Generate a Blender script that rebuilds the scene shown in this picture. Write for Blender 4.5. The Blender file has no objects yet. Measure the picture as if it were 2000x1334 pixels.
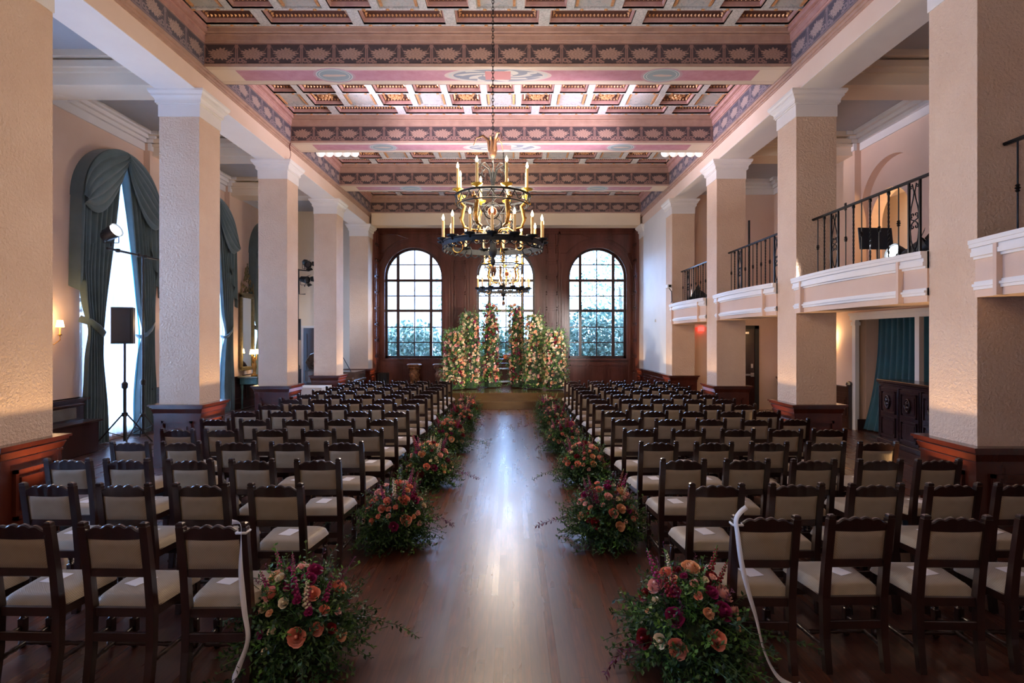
# light levels
SKY = 15.0; UPP = 95; CHP = 190; STG = 2600; WASH = 3400; SCN = 12; UB = 9; BACKW = 20; EXPO = 0.47
import bpy, math, random
from math import sin, cos, pi, sqrt, atan2, radians
from mathutils import Vector, Matrix

scene = bpy.context.scene
COL = scene.collection
rnd = random.Random(7)

# ------------------------------------------------------------------ helpers
class MB:
    """collects geometry, builds ONE mesh object"""
    def __init__(s):
        s.v = []; s.f = []; s.m = []; s.mi = 0; s.M = None
    def add(s, vs, fs, mi=None):
        b = len(s.v)
        if s.M is not None:
            vs = [tuple(s.M @ Vector(p)) for p in vs]
        s.v.extend(vs)
        mi = s.mi if mi is None else mi
        for f in fs:
            s.f.append(tuple(i + b for i in f)); s.m.append(mi)
        return s
    def box(s, x0, x1, y0, y1, z0, z1, mi=None):
        if x0 > x1: x0, x1 = x1, x0
        if y0 > y1: y0, y1 = y1, y0
        if z0 > z1: z0, z1 = z1, z0
        vs = [(x0,y0,z0),(x1,y0,z0),(x1,y1,z0),(x0,y1,z0),(x0,y0,z1),(x1,y0,z1),(x1,y1,z1),(x0,y1,z1)]
        fs = [(0,3,2,1),(4,5,6,7),(0,1,5,4),(1,2,6,5),(2,3,7,6),(3,0,4,7)]
        return s.add(vs, fs, mi)
    def bbox(s, x0, x1, y0, y1, z0, z1, b=0.008, mi=None):
        """box with chamfered edges (top & bottom & vertical)"""
        rings = []
        def ring(xa,xb,ya,yb,z,c):
            return [(xa+c,ya,z),(xb-c,ya,z),(xb,ya+c,z),(xb,yb-c,z),(xb-c,yb,z),(xa+c,yb,z),(xa,yb-c,z),(xa,ya+c,z)]
        rings = [ring(x0+b,x1-b,y0+b,y1-b,z0,b*.5), ring(x0,x1,y0,y1,z0+b,b), ring(x0,x1,y0,y1,z1-b,b), ring(x0+b,x1-b,y0+b,y1-b,z1,b*.5)]
        return s.loft(rings, mi)
    def loft(s, rings, mi=None, cap=True, closed=True):
        n = len(rings[0]); vs = [p for r in rings for p in r]; fs = []
        for i in range(len(rings)-1):
            for j in range(n if closed else n-1):
                k = (j+1) % n
                fs.append((i*n+j, i*n+k, (i+1)*n+k, (i+1)*n+j))
        if cap and closed:
            fs.append(tuple(range(n-1,-1,-1))); fs.append(tuple((len(rings)-1)*n+j for j in range(n)))
        return s.add(vs, fs, mi)
    def lathe(s, prof, c=(0,0,0), n=12, mi=None, cap=True):
        rings = [[(c[0]+r*cos(2*pi*j/n), c[1]+r*sin(2*pi*j/n), c[2]+z) for j in range(n)] for r, z in prof]
        return s.loft(rings, mi, cap)
    def tube(s, pts, r, n=6, mi=None, cap=True, flat=None):
        pts = [Vector(p) for p in pts]; rings = []
        N = len(pts); up = None
        for i, p in enumerate(pts):
            a = pts[max(0,i-1)]; b = pts[min(N-1,i+1)]
            t = (b-a)
            if t.length < 1e-9: t = Vector((0,0,1))
            t.normalize()
            if up is None:
                up = Vector((0,0,1)) if abs(t.z) < .9 else Vector((1,0,0))
            e1 = up - t*up.dot(t)
            if e1.length < 1e-5: e1 = Vector((1,0,0)) - t*t.x
            e1.normalize(); e2 = t.cross(e1); up = e1
            rr = r(i/(N-1)) if callable(r) else r
            fl = flat if flat else 1.0
            rings.append([tuple(p + e1*rr*cos(2*pi*j/n) + e2*rr*fl*sin(2*pi*j/n)) for j in range(n)])
        return s.loft(rings, mi, cap)
    def grid(s, fn, nu, nv, mi=None, wrap=False):
        vs = [tuple(fn(i/nu, j/nv)) for j in range(nv+1) for i in range(nu+1)]
        fs = [(j*(nu+1)+i, j*(nu+1)+i+1, (j+1)*(nu+1)+i+1, (j+1)*(nu+1)+i) for j in range(nv) for i in range(nu)]
        return s.add(vs, fs, mi)
    def prism(s, poly, a0, a1, axis='y', mi=None):
        """poly 2D extruded along axis. axis y: poly=(x,z); axis x: poly=(y,z); axis z: poly=(x,y)"""
        def P(p, a):
            return {'y':(p[0],a,p[1]), 'x':(a,p[0],p[1]), 'z':(p[0],p[1],a)}[axis]
        n = len(poly)
        vs = [P(p,a0) for p in poly] + [P(p,a1) for p in poly]
        fs = [(i,(i+1)%n,n+(i+1)%n,n+i) for i in range(n)] + [tuple(range(n-1,-1,-1)), tuple(range(n,2*n))]
        return s.add(vs, fs, mi)
    def ball(s, c, r, nu=8, nv=6, sc=(1,1,1), mi=None):
        prof = [(max(1e-4, r*sin(pi*j/nv)), -r*cos(pi*j/nv)) for j in range(nv+1)]
        rings = [[(c[0]+sc[0]*q*cos(2*pi*j/nu), c[1]+sc[1]*q*sin(2*pi*j/nu), c[2]+sc[2]*z) for j in range(nu)] for q, z in prof]
        return s.loft(rings, mi)
    def mesh(s, name, mats, smooth=False, fix=True):
        me = bpy.data.meshes.new(name)
        me.from_pydata(s.v, [], s.f)
        for m in (mats if isinstance(mats, (list,tuple)) else [mats]): me.materials.append(m)
        if any(s.m): me.polygons.foreach_set('material_index', s.m)
        if smooth: me.polygons.foreach_set('use_smooth', [True]*len(s.f))
        if fix and len(s.f) < 60000:
            import bmesh
            bm = bmesh.new(); bm.from_mesh(me)
            bmesh.ops.recalc_face_normals(bm, faces=bm.faces)
            bm.to_mesh(me); bm.free()
        me.update()
        if smooth == 'auto':
            try: me.set_sharp_from_angle(angle=radians(38))
            except Exception: pass
        return me
    def build(s, name, mats, parent=None, smooth=False, fix=True):
        o = bpy.data.objects.new(name, s.mesh(name, mats, smooth, fix)); COL.objects.link(o)
        if parent: o.parent = parent
        return o

def tag(o, label=None, cat=None, group=None, kind=None):
    if label: o['label'] = label
    if cat: o['category'] = cat
    if group: o['group'] = group
    if kind: o['kind'] = kind
    return o
def empty(name, loc=(0,0,0), rz=0, label=None, cat=None, group=None):
    o = bpy.data.objects.new(name, None); COL.objects.link(o); o.empty_display_size = .1
    o.location = loc; o.rotation_euler = (0,0,rz)
    return tag(o, label, cat, group)
def inst(name, me, parent=None, loc=(0,0,0), rot=(0,0,0), sc=1.0):
    o = bpy.data.objects.new(name, me); COL.objects.link(o)
    if parent: o.parent = parent
    o.location = loc; o.rotation_euler = rot
    o.scale = (sc,sc,sc) if not isinstance(sc, tuple) else sc
    return o
CH = {}
def kids(o): return CH.get(o.name, None) or [c for c in COL.objects if c.parent == o]
def copy_tree(o, parent=None, tree=None):
    """tree: precomputed [(obj,[(obj,[..])])]"""
    c = o.copy(); COL.objects.link(c)
    if parent: c.parent = parent
    return c
def make_tree(o, allo=None):
    allo = allo or list(COL.objects)
    return (o, [make_tree(c, allo) for c in allo if c.parent == o])
def dup(tree, parent=None):
    o, ch = tree
    c = o.copy(); COL.objects.link(c)
    if parent: c.parent = parent
    for t in ch: dup(t, c)
    return c
def struct(o): o['kind'] = 'structure'; return o

# ------------------------------------------------------------------ materials
class E:
    """math-node expression"""
    def __init__(s, nt, sock): s.nt = nt; s.s = sock
    def _op(s, op, *o, clamp=False):
        n = s.nt.nodes.new('ShaderNodeMath'); n.operation = op; n.use_clamp = clamp
        s.nt.links.new(s.s, n.inputs[0])
        for i, x in enumerate(o):
            if isinstance(x, E): s.nt.links.new(x.s, n.inputs[i+1])
            else: n.inputs[i+1].default_value = x
        return E(s.nt, n.outputs[0])
    def __add__(s,o): return s._op('ADD',o)
    def __sub__(s,o): return s._op('SUBTRACT',o)
    def __mul__(s,o): return s._op('MULTIPLY',o)
    def __truediv__(s,o): return s._op('DIVIDE',o)
    def lt(s,o): return s._op('LESS_THAN',o)
    def gt(s,o): return s._op('GREATER_THAN',o)
    def abs(s): return s._op('ABSOLUTE')
    def fract(s): return s._op('FRACT')
    def floor(s): return s._op('FLOOR')
    def sin(s): return s._op('SINE')
    def atan2(s,o): return s._op('ARCTAN2',o)
    def sqrt(s): return s._op('SQRT')
    def max(s,o): return s._op('MAXIMUM',o)
    def min(s,o): return s._op('MINIMUM',o)
    def one_minus(s): return (s*-1.0)+1.0
MATS = {}
def newmat(name):
    m = bpy.data.materials.new(name); m.use_nodes = True; nt = m.node_tree
    b = nt.nodes['Principled BSDF']; MATS[name] = m
    return m, nt, b
def col4(c): return (c[0],c[1],c[2],1.0)
def setc(b, c=None, rough=None, metal=None, spec=None, coat=None, sheen=None, emis=None, es=None):
    if c is not None: b.inputs['Base Color'].default_value = col4(c)
    if rough is not None: b.inputs['Roughness'].default_value = rough
    if metal is not None: b.inputs['Metallic'].default_value = metal
    if spec is not None: b.inputs['Specular IOR Level'].default_value = spec
    if coat is not None: b.inputs['Coat Weight'].default_value = coat; b.inputs['Coat Roughness'].default_value = .12
    if sheen is not None: b.inputs['Sheen Weight'].default_value = sheen
    if emis is not None: b.inputs['Emission Color'].default_value = col4(emis); b.inputs['Emission Strength'].default_value = es
def mixc(nt, fac, a, b):
    n = nt.nodes.new('ShaderNodeMix'); n.data_type = 'RGBA'
    if isinstance(fac, E): nt.links.new(fac.s, n.inputs[0])
    elif hasattr(fac, 'links'): nt.links.new(fac, n.inputs[0])
    else: n.inputs[0].default_value = fac
    for i, x in ((6,a),(7,b)):
        if hasattr(x, 'links'): nt.links.new(x, n.inputs[i])
        else: n.inputs[i].default_value = col4(x)
    return n.outputs[2]
def pos(nt, world=True):
    if world: g = nt.nodes.new('ShaderNodeNewGeometry').outputs['Position']
    else: g = nt.nodes.new('ShaderNodeTexCoord').outputs['Object']
    s = nt.nodes.new('ShaderNodeSeparateXYZ'); nt.links.new(g, s.inputs[0])
    return g, E(nt,s.outputs[0]), E(nt,s.outputs[1]), E(nt,s.outputs[2])
def noise(nt, vec, scale, detail=3, rough=.5, dist=0.0, sc=None):
    n = nt.nodes.new('ShaderNodeTexNoise'); n.inputs['Scale'].default_value = scale
    n.inputs['Detail'].default_value = detail; n.inputs['Roughness'].default_value = rough; n.inputs['Distortion'].default_value = dist
    if sc:
        mp = nt.nodes.new('ShaderNodeMapping'); mp.inputs['Scale'].default_value = sc
        nt.links.new(vec, mp.inputs[0]); vec = mp.outputs[0]
    nt.links.new(vec, n.inputs['Vector'])
    return n
def bump(nt, b, h, strength=.3, dist=.01):
    n = nt.nodes.new('ShaderNodeBump'); n.inputs['Strength'].default_value = strength; n.inputs['Distance'].default_value = dist
    nt.links.new(h.s if isinstance(h,E) else h, n.inputs['Height']); nt.links.new(n.outputs[0], b.inputs['Normal'])
def ramp(nt, fac, stops):
    n = nt.nodes.new('ShaderNodeValToRGB'); nt.links.new(fac, n.inputs[0])
    el = n.color_ramp.elements
    while len(el) < len(stops): el.new(.5)
    for e, (p, c) in zip(el, stops): e.position = p; e.color = col4(c)
    return n.outputs[0]
def plain(name, c, rough=.5, metal=0, **k):
    m, nt, b = newmat(name); setc(b, c, rough, metal, **k); return m
def varied(name, c1, c2, scale, rough=.6, bmp=0, bscale=None, sc=None, metal=0, world=False, bd=.01, **k):
    m, nt, b = newmat(name); setc(b, c1, rough, metal, **k)
    g,_,_,_ = pos(nt, world)
    n = noise(nt, g, scale, 4, .6, 0, sc)
    nt.links.new(ramp(nt, n.outputs[0], [(.3,c1),(.7,c2)]), b.inputs['Base Color'])
    if bmp:
        n2 = noise(nt, g, bscale or scale, 4, .6, 0, sc); bump(nt, b, n2.outputs[0], bmp, bd)
    return m

PEACH = (.71,.505,.365); PEACH2 = (.78,.585,.44)
stucco = varied('stucco_plaster', PEACH, PEACH2, 1.6, .62, .8, 30, world=True, bd=.03)
wallp = varied('smooth_plaster', (.72,.51,.40), (.78,.58,.46), .8, .75, .15, 30, world=True)
whitep = varied('white_painted_plaster', (.78,.76,.76), (.84,.82,.81), 1.2, .5, .08, 30, world=True)
pinkcream = varied('pink_cream_plaster', (.78,.60,.50), (.83,.66,.57), 1.0, .6, world=True)
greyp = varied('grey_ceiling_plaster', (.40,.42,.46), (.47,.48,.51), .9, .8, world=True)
creamp = varied('cream_plaster', (.78,.66,.52), (.82,.71,.58), 1.0, .6, world=True)
wood = varied('dark_mahogany', (.018,.0045,.0035), (.045,.012,.008), 3.0, .28, .08, 14, sc=(1,1,.18), coat=.35)
woodw = varied('panelling_wood', (.080,.024,.018), (.16,.052,.038), 2.5, .24, .08, 14, sc=(1,1,.15), coat=.2)
woodred = varied('red_mahogany', (.040,.008,.005), (.095,.018,.009), 3.0, .25, .06, 14, sc=(1,1,.18), coat=.5)
chairwood = varied('chair_wood', (.010,.0035,.003), (.030,.009,.006), 8.0, .28, .1, 30, sc=(1,1,.2), coat=.7)
iron = plain('black_iron', (.012,.012,.014), .35, .6)
blackm = plain('black_plastic', (.012,.013,.016), .5)
gold = varied('gilt', (.26,.13,.03), (.46,.25,.07), 30, .4, metal=.8)
goldpaint = varied('gilt_copper_leaf', (.55,.28,.13), (.88,.52,.28), 25, .4, metal=.45)
aged = varied('aged_bronze', (.006,.010,.018), (.028,.032,.036), 20, .5, metal=.5)
wax = plain('candle_sleeve', (.85,.55,.22), .5, emis=(1,.55,.2), es=.12)
pinkm = varied('rose_moulding', (.46,.26,.26), (.60,.38,.36), 6, .5, world=True)
tanm = varied('tan_moulding', (.42,.27,.22), (.52,.35,.29), 5, .55, world=True)
card_m = plain('white_card', (.85,.83,.86), .6)
ribbon_m = plain('white_satin', (.82,.81,.84), .35, sheen=.3)
cloth_w = plain('white_cloth', (.86,.85,.84), .7)
steel = plain('steel', (.6,.6,.62), .25, 1.0)

def chequer_fabric():
    m, nt, b = newmat('beige_brocade'); setc(b, (.35,.30,.2), .42, sheen=.25)
    g,x,y,z = pos(nt, False)
    k = 2*pi/.014
    a = ((x*k).sin() * ((y+z)*k).sin())
    f = a.gt(.1)
    n = noise(nt, g, 9, 2)
    base = ramp(nt, n.outputs[0], [(.3,(.31,.235,.155)),(.7,(.38,.295,.20))])
    nt.links.new(mixc(nt, f*.6, base, (.20,.15,.095)), b.inputs['Base Color'])
    bump(nt, b, a, .25, .002)
    return m
fabric = chequer_fabric()

def floor_mat():
    m, nt, b = newmat('waxed_floorboards'); setc(b, (.1,.03,.02), .2)
    g,x,y,z = pos(nt)
    W = .058
    xi = (x/W); row = xi.floor(); fx = xi.fract()
    off = ((row*12.9898).sin()*43758.5).fract()
    yy = (y/1.6)+off*7.0; brd = yy.floor(); fy = yy.fract()
    h = ((row*78.233 + brd*37.719).sin()*43758.5).fract()
    gap = (fx.lt(.045)).max(fy.lt(.004))
    n = noise(nt, g, 6, 5, .6, 0, (8,.7,1))
    n2 = noise(nt, g, .9, 3, .6)
    c1 = ramp(nt, n.outputs[0], [(.30,(.040,.011,.006)),(.5,(.095,.026,.014)),(.72,(.17,.052,.026))])
    c2 = mixc(nt, h*.65, c1, (.030,.010,.008))
    c3 = mixc(nt, gap*.9, c2, (.012,.005,.004))
    wear = ramp(nt, n2.outputs[0], [(.45,(0,0,0)),(.75,(1,1,1))])
    wf = nt.nodes.new('ShaderNodeMath'); wf.operation='MULTIPLY'; nt.links.new(wear, wf.inputs[0]); wf.inputs[1].default_value=.12
    c4 = mixc(nt, wf.outputs[0], c3, (.20,.10,.07))
    nt.links.new(c4, b.inputs['Base Color'])
    n3 = noise(nt, g, 1.6, 3, .5, 0, (1.5,.4,1)); n4 = noise(nt, g, 9.0, 2, .5, 0, (1,.15,1))
    rr = E(nt, n3.outputs[0])*.16 + h*.055 + .185
    nt.links.new(rr.s, b.inputs['Roughness'])
    b.inputs['Specular IOR Level'].default_value = .62
    b.inputs['Coat Weight'].default_value = .28; nt.links.new((rr+.06).s, b.inputs['Coat Roughness'])
    bump(nt, b, E(nt,n4.outputs[0])*.7 - gap*.5, .14, .003)
    return m
floor_m = floor_mat()

def frieze_mat(name, axis, bg, leaf, line):
    m, nt, b = newmat(name); setc(b, bg, .6)
    g,x,y,z = pos(nt)
    a = x if axis == 'x' else y
    P = .519
    u = (((a+.255)/P).fract() - .5)*P
    v = z - 6.59
    ua = u.abs()
    nz = noise(nt, g, 18, 3, .6)
    ang = (v*1.9).atan2(u)
    rad = ((u/.175)*(u/.175) + (v/.088)*(v/.088)).sqrt()
    lob = (ang*17.0).sin()*.14 + (ang*5.0+.8).sin()*.10 + .88 + E(nt,nz.outputs[0])*.25-.12
    inl = rad.lt(lob*1.12)
    vein = ((ang*15.0+1.2).sin()*.5 + (rad*21.0).sin()*.6).gt(.15)
    div = ua.gt(.236) * (ua.lt(.250)).max(ua.gt(.2560))
    ros = (((ua-.2595)*(ua-.2595) + (v-.115)*(v-.115)).sqrt()).lt(.03)
    def ring(cx, cz, r, w=.011):
        d = ((ua-cx)*(ua-cx) + (v-cz)*(v-cz)).sqrt()
        return (d-r).abs().lt(w)
    scr = ring(.200,-.095,.030).max(ring(.150,-.118,.018)).max(ring(.112,-.128,.010,.008))
    gar = ((v - (ua*ua*4.6) + .115).abs().lt(.006)) * ua.lt(.235) * ua.gt(.15)
    lf = mixc(nt, vein*.55, leaf, tuple(c*.5 for c in leaf))
    c = mixc(nt, inl, bg, lf)
    ln = div.max(ros).max(scr).max(gar)
    c = mixc(nt, ln, c, line)
    edge = v.abs().gt(.150)
    c = mixc(nt, edge, c, tuple(q*.8 for q in line))
    nt.links.new(mixc(nt, E(nt,nz.outputs[0])*.25, c, (.25,.17,.16)), b.inputs['Base Color'])
    return m
fr_x = frieze_mat('painted_leaf_frieze', 'x', (.045,.036,.048), (.47,.30,.25), (.33,.19,.17))
fr_y = frieze_mat('painted_leaf_frieze_side', 'y', (.085,.085,.13), (.50,.38,.37), (.30,.24,.28))

def soffit_mat(cy_list):
    """cream border, rose field, blue grey medallions; beams given by their centre y"""
    m, nt, b = newmat('painted_beam_soffit'); setc(b, (.7,.55,.4), .55)
    g,x,y,z = pos(nt)
    yc = (((y-9.385)/3.533 + .5).fract() - .5)*3.533      # distance from a beam's centre line
    ya = yc.abs(); X = x + .24; xa = X.abs()
    nz = noise(nt, g, 5, 4, .65)
    nf = E(nt, nz.outputs[0])
    field = ramp(nt, nz.outputs[0], [(.3,(.42,.16,.22)),(.7,(.52,.24,.32))])
    cream = (.70,.60,.50)
    c = mixc(nt, (ya.gt(.185)).max(xa.gt(4.25)), field, cream)
    ln = ((ya-.215).abs().lt(.006)).max((ya-.245).abs().lt(.005)) 
    c = mixc(nt, ln*.7, c, (.45,.33,.27))
    # medallions
    mx = xa - 2.70
    d = ((mx/.30)*(mx/.30) + (yc/.23)*(yc/.23)).sqrt()
    c = mixc(nt, d.lt(1.14), c, (.46,.28,.35))
    c = mixc(nt, d.lt(1.0), c, (.50,.58,.60))
    c = mixc(nt, d.lt(.93), c, (.20,.28,.33))
    c = mixc(nt, d.lt(.86), c, (.52,.58,.58))
    c = mixc(nt, d.lt(.80), c, (.25,.33,.38))
    figv = ((mx/.5)*(mx/.5)+(yc/.10)*(yc/.10)).sqrt() + nf*.5
    c = mixc(nt, figv.lt(.62), c, (.60,.45,.38))
    # centre cartouche
    D = ((X/.82)*(X/.82) + (yc/.235)*(yc/.235)).sqrt()
    ang = (yc*3.0).atan2(X)
    c = mixc(nt, D.lt(1.08), c, (.58,.48,.47))
    c = mixc(nt, D.lt(1.0)*D.gt(.93), c, (.48,.52,.52))
    sc = ((ang*10.0).sin()*.14 + .70 + nf*.2)
    c = mixc(nt, D.lt(.90)*D.gt(.30), c, (.16,.20,.28))
    c = mixc(nt, D.lt(sc)*D.gt(.32)*((ang*7.0 + D*14.0).sin().gt(.0)), c, (.55,.54,.52))
    c = mixc(nt, (xa.lt(.21))*(ya.lt(.15)), c, (.48,.15,.17))
    nt.links.new(mixc(nt, nf*.2, c, (.6,.5,.5)), b.inputs['Base Color'])
    return m
soff_m = soffit_mat(None)

def painted_panel():
    m, nt, b = newmat('painted_coffer_panel'); setc(b, (.5,.5,.5), .6)
    g,x,y,z = pos(nt)
    n = noise(nt, g, 9, 5, .65, 1.6)
    n2 = noise(nt, g, 3.1, 2, .5)
    c = ramp(nt, n.outputs[0], [(.30,(.10,.13,.17)),(.42,(.30,.33,.38)),(.52,(.52,.50,.52)),(.60,(.38,.26,.27)),(.72,(.62,.58,.58))])
    c2 = mixc(nt, n2.outputs[0], c, (.42,.44,.46))
    nt.links.new(c2, b.inputs['Base Color'])
    return m
panel_m = painted_panel()
rib_m = None
def rib_mat():
    m, nt, b = newmat('painted_rib'); setc(b, (.6,.58,.6), .55)
    g,x,y,z = pos(nt)
    v = nt.nodes.new('ShaderNodeTexVoronoi'); v.inputs['Scale'].default_value = 16; v.feature='DISTANCE_TO_EDGE'
    nt.links.new(g, v.inputs['Vector'])
    ln = E(nt, v.outputs['Distance']).lt(.07)
    n = noise(nt, g, 4, 3)
    c = ramp(nt, n.outputs[0], [(.3,(.50,.54,.57)),(.7,(.68,.66,.70))])
    nt.links.new(mixc(nt, ln*.45, c, (.28,.30,.34)), b.inputs['Base Color'])
    return m
rib_m = rib_mat()

def curtain_mat(name, c1, c2, trans=.0, rough=.8):
    m, nt, b = newmat(name); setc(b, c1, rough, sheen=.4)
    g,_,_,_ = pos(nt)
    n = noise(nt, g, 3, 3)
    cc = ramp(nt, n.outputs[0], [(.3,c1),(.7,c2)])
    nt.links.new(cc, b.inputs['Base Color'])
    if trans:
        tr = nt.nodes.new('ShaderNodeBsdfTranslucent'); nt.links.new(cc, tr.inputs[0])
        mx = nt.nodes.new('ShaderNodeMixShader'); mx.inputs[0].default_value = trans
        out = nt.nodes['Material Output']
        nt.links.new(b.outputs[0], mx.inputs[1]); nt.links.new(tr.outputs[0], mx.inputs[2]); nt.links.new(mx.outputs[0], out.inputs[0])
    return m
drape = curtain_mat('teal_drapery', (.075,.125,.14), (.11,.165,.18), .0)
drape_l = curtain_mat('teal_drapery_lining', (.02,.30,.38), (.03,.36,.44), .45)
drape_t = curtain_mat('teal_velvet', (.006,.065,.09), (.010,.10,.13), .0, .6)
def sheer_mat():
    m, nt, b = newmat('white_sheer'); nt.nodes.remove(b)
    tr = nt.nodes.new('ShaderNodeBsdfTranslucent'); tr.inputs[0].default_value=(.9,.92,.95,1)
    tp = nt.nodes.new('ShaderNodeBsdfTransparent'); tp.inputs[0].default_value=(.95,.97,1,1)
    mx = nt.nodes.new('ShaderNodeMixShader'); mx.inputs[0].default_value = .40
    nt.links.new(tr.outputs[0], mx.inputs[1]); nt.links.new(tp.outputs[0], mx.inputs[2])
    nt.links.new(mx.outputs[0], nt.nodes['Material Output'].inputs[0])
    return m
sheer = sheer_mat()
def glass_mat():
    m, nt, b = newmat('window_glass'); nt.nodes.remove(b)
    tp = nt.nodes.new('ShaderNodeBsdfTransparent'); tp.inputs[0].default_value=(.93,.97,1,1)
    gl = nt.nodes.new('ShaderNodeBsdfGlossy'); gl.inputs['Roughness'].default_value=.03
    fr = nt.nodes.new('ShaderNodeFresnel'); fr.inputs[0].default_value = 1.45
    mx = nt.nodes.new('ShaderNodeMixShader'); nt.links.new(fr.outputs[0], mx.inputs[0])
    nt.links.new(tp.outputs[0], mx.inputs[1]); nt.links.new(gl.outputs[0], mx.inputs[2])
    nt.links.new(mx.outputs[0], nt.nodes['Material Output'].inputs[0])
    return m
glass = glass_mat()
def leaf_mat(name, stops, rough=.45, trans=.25):
    m, nt, b = newmat(name); setc(b, stops[0][1], rough)
    gi = nt.nodes.new('ShaderNodeNewGeometry')
    cc = ramp(nt, gi.outputs['Random Per Island'], stops)
    nt.links.new(cc, b.inputs['Base Color'])
    tr = nt.nodes.new('ShaderNodeBsdfTranslucent'); nt.links.new(cc, tr.inputs[0])
    mx = nt.nodes.new('ShaderNodeMixShader'); mx.inputs[0].default_value = trans
    nt.links.new(b.outputs[0], mx.inputs[1]); nt.links.new(tr.outputs[0], mx.inputs[2]); nt.links.new(mx.outputs[0], nt.nodes['Material Output'].inputs[0])
    return m
leaf_dk = leaf_mat('dark_foliage', [(0,(.012,.035,.012)),(.5,(.03,.085,.025)),(.85,(.07,.15,.03)),(1,(.12,.20,.05))])
leaf_br = leaf_mat('bright_foliage', [(0,(.04,.12,.02)),(.5,(.10,.26,.04)),(1,(.22,.42,.07))])
leaf_pl = leaf_mat('plum_foliage', [(0,(.05,.01,.025)),(.6,(.14,.02,.07)),(1,(.22,.05,.12))])
leaf_out = leaf_mat('garden_foliage', [(0,(.07,.14,.13)),(.5,(.12,.22,.18)),(1,(.22,.32,.24))])
def petal(name, c, c2): 
    m, nt, b = newmat(name); setc(b, c, .55)
    gi = nt.nodes.new('ShaderNodeNewGeometry')
    cc = ramp(nt, gi.outputs['Random Per Island'], [(0,c),(1,c2)])
    nt.links.new(cc, b.inputs['Base Color']); b.inputs['Subsurface Weight'].default_value = 0
    return m
PET = {'coral': petal('coral_petal', (.92,.30,.20), (.98,.48,.36)),
       'peach': petal('peach_petal', (.90,.46,.24), (.97,.62,.40)),
       'pink':  petal('pink_petal', (.93,.45,.40), (.98,.62,.55)),
       'cream': petal('cream_petal', (.92,.74,.50), (.97,.84,.64)),
       'red':   petal('dark_red_petal', (.20,.006,.012), (.34,.015,.03)),
       'magenta': petal('magenta_petal', (.30,.01,.10), (.45,.03,.17))}
# ------------------------------------------------------------------ layout constants
XL, XR = -5.0, 4.53          # nave faces of the columns
CW = .64                     # column thickness
WL, WR = -8.15, 7.7          # outer aisle walls
D0, BAY, CD = 5.54, 3.533, .64
COLY = [D0 + BAY*i for i in range(-2, 5)]   # near faces: -1.53, 2.0, 5.54, 9.07, 12.6, 16.14, 19.67
YB = -3.2                    # wall behind the camera
YW = 21.0                    # panelled rear wall
ZSIDE = 6.6
FXL, FXR = -4.92, 4.45       # frieze planes

# floor ------------------------------------------------------------
mb = MB(); mb.box(WL-.3, WR+1.6, YB-.3, YW+.4, -.12, 0)
struct(mb.build('floor', floor_m))

# arch wall helper -------------------------------------------------
def arch_wall(mb, F, u0, u1, z0, z1, ops, t, n=28, mi=0, rmi=None):
    """wall in (u,z) with arched openings ops=[(uc,r,sill,spring)], thickness t; F(u,w,z)->xyz"""
    rmi = mi if rmi is None else rmi
    def quad(a,b,c,d,m): mb.add([a,b,c,d],[(0,1,2,3)],m)
    def face(w):
        cur = u0
        for (uc,r,sill,spr) in sorted(ops):
            quad(F(cur,w,z0),F(uc-r,w,z0),F(uc-r,w,z1),F(cur,w,z1),mi)
            if sill > z0: quad(F(uc-r,w,z0),F(uc+r,w,z0),F(uc+r,w,sill),F(uc-r,w,sill),mi)
            for i in range(n):
                a = pi - pi*i/n; b = pi - pi*(i+1)/n
                ua, za, ub, zb = uc+r*cos(a), spr+r*sin(a), uc+r*cos(b), spr+r*sin(b)
                quad(F(ua,w,za),F(ub,w,zb),F(ub,w,z1),F(ua,w,z1),mi)
            cur = uc+r
        quad(F(cur,w,z0),F(u1,w,z0),F(u1,w,z1),F(cur,w,z1),mi)
    face(0); face(t)
    for (uc,r,sill,spr) in ops:
        pts = [(uc-r,sill),(uc-r,spr)] + [(uc+r*cos(pi-pi*i/n), spr+r*sin(pi-pi*i/n)) for i in range(1,n)] + [(uc+r,spr),(uc+r,sill)]
        for i in range(len(pts)-1):
            (a,b),(c,d) = pts[i], pts[i+1]
            quad(F(a,0,b),F(c,0,d),F(c,t,d),F(a,t,b),rmi)
        quad(F(uc-r,0,sill),F(uc+r,0,sill),F(uc+r,t,sill),F(uc-r,t,sill),rmi)
    quad(F(u0,0,z1),F(u1,0,z1),F(u1,t,z1),F(u0,t,z1),mi)
    quad(F(u0,0,z0),F(u0,0,z1),F(u0,t,z1),F(u0,t,z0),mi)
    quad(F(u1,0,z0),F(u1,0,z1),F(u1,t,z1),F(u1,t,z0),mi)

def arch_band(mb, F, uc, spr, r0, r1, w0, w1, zb=None, n=28, mi=0):
    """raised casing following jambs + arch between radii r0..r1, from w0 to w1"""
    def path(r):
        p = [(uc-r, zb if zb is not None else spr)] if zb is not None else []
        p += [(uc+r*cos(pi-pi*i/n), spr+r*sin(pi-pi*i/n)) for i in range(n+1)]
        if zb is not None: p.append((uc+r, zb))
        return p
    a, b = path(r0), path(r1)
    rings = [[F(a[i][0],w0,a[i][1]), F(a[i][0],w1,a[i][1]), F(b[i][0],w1,b[i][1]), F(b[i][0],w0,b[i][1])] for i in range(len(a))]
    mb.loft(rings, mi)

# left outer wall with arched windows ------------------------------
FLw = lambda u,w,z: (WL-w, u, z)
LW = [1.0, 4.54, 8.07, 11.62, 15.15, 18.7]
mb = MB(); arch_wall(mb, FLw, YB, YW-.6, 0, ZSIDE, [(u,.92,.12,4.75) for u in LW], .35)
for y in COLY[1:]:
    mb.box(WL-.02, WL+.14, y-.05, y+CD+.05, 0, ZSIDE)
struct(mb.build('wall_left', wallp))
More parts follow.
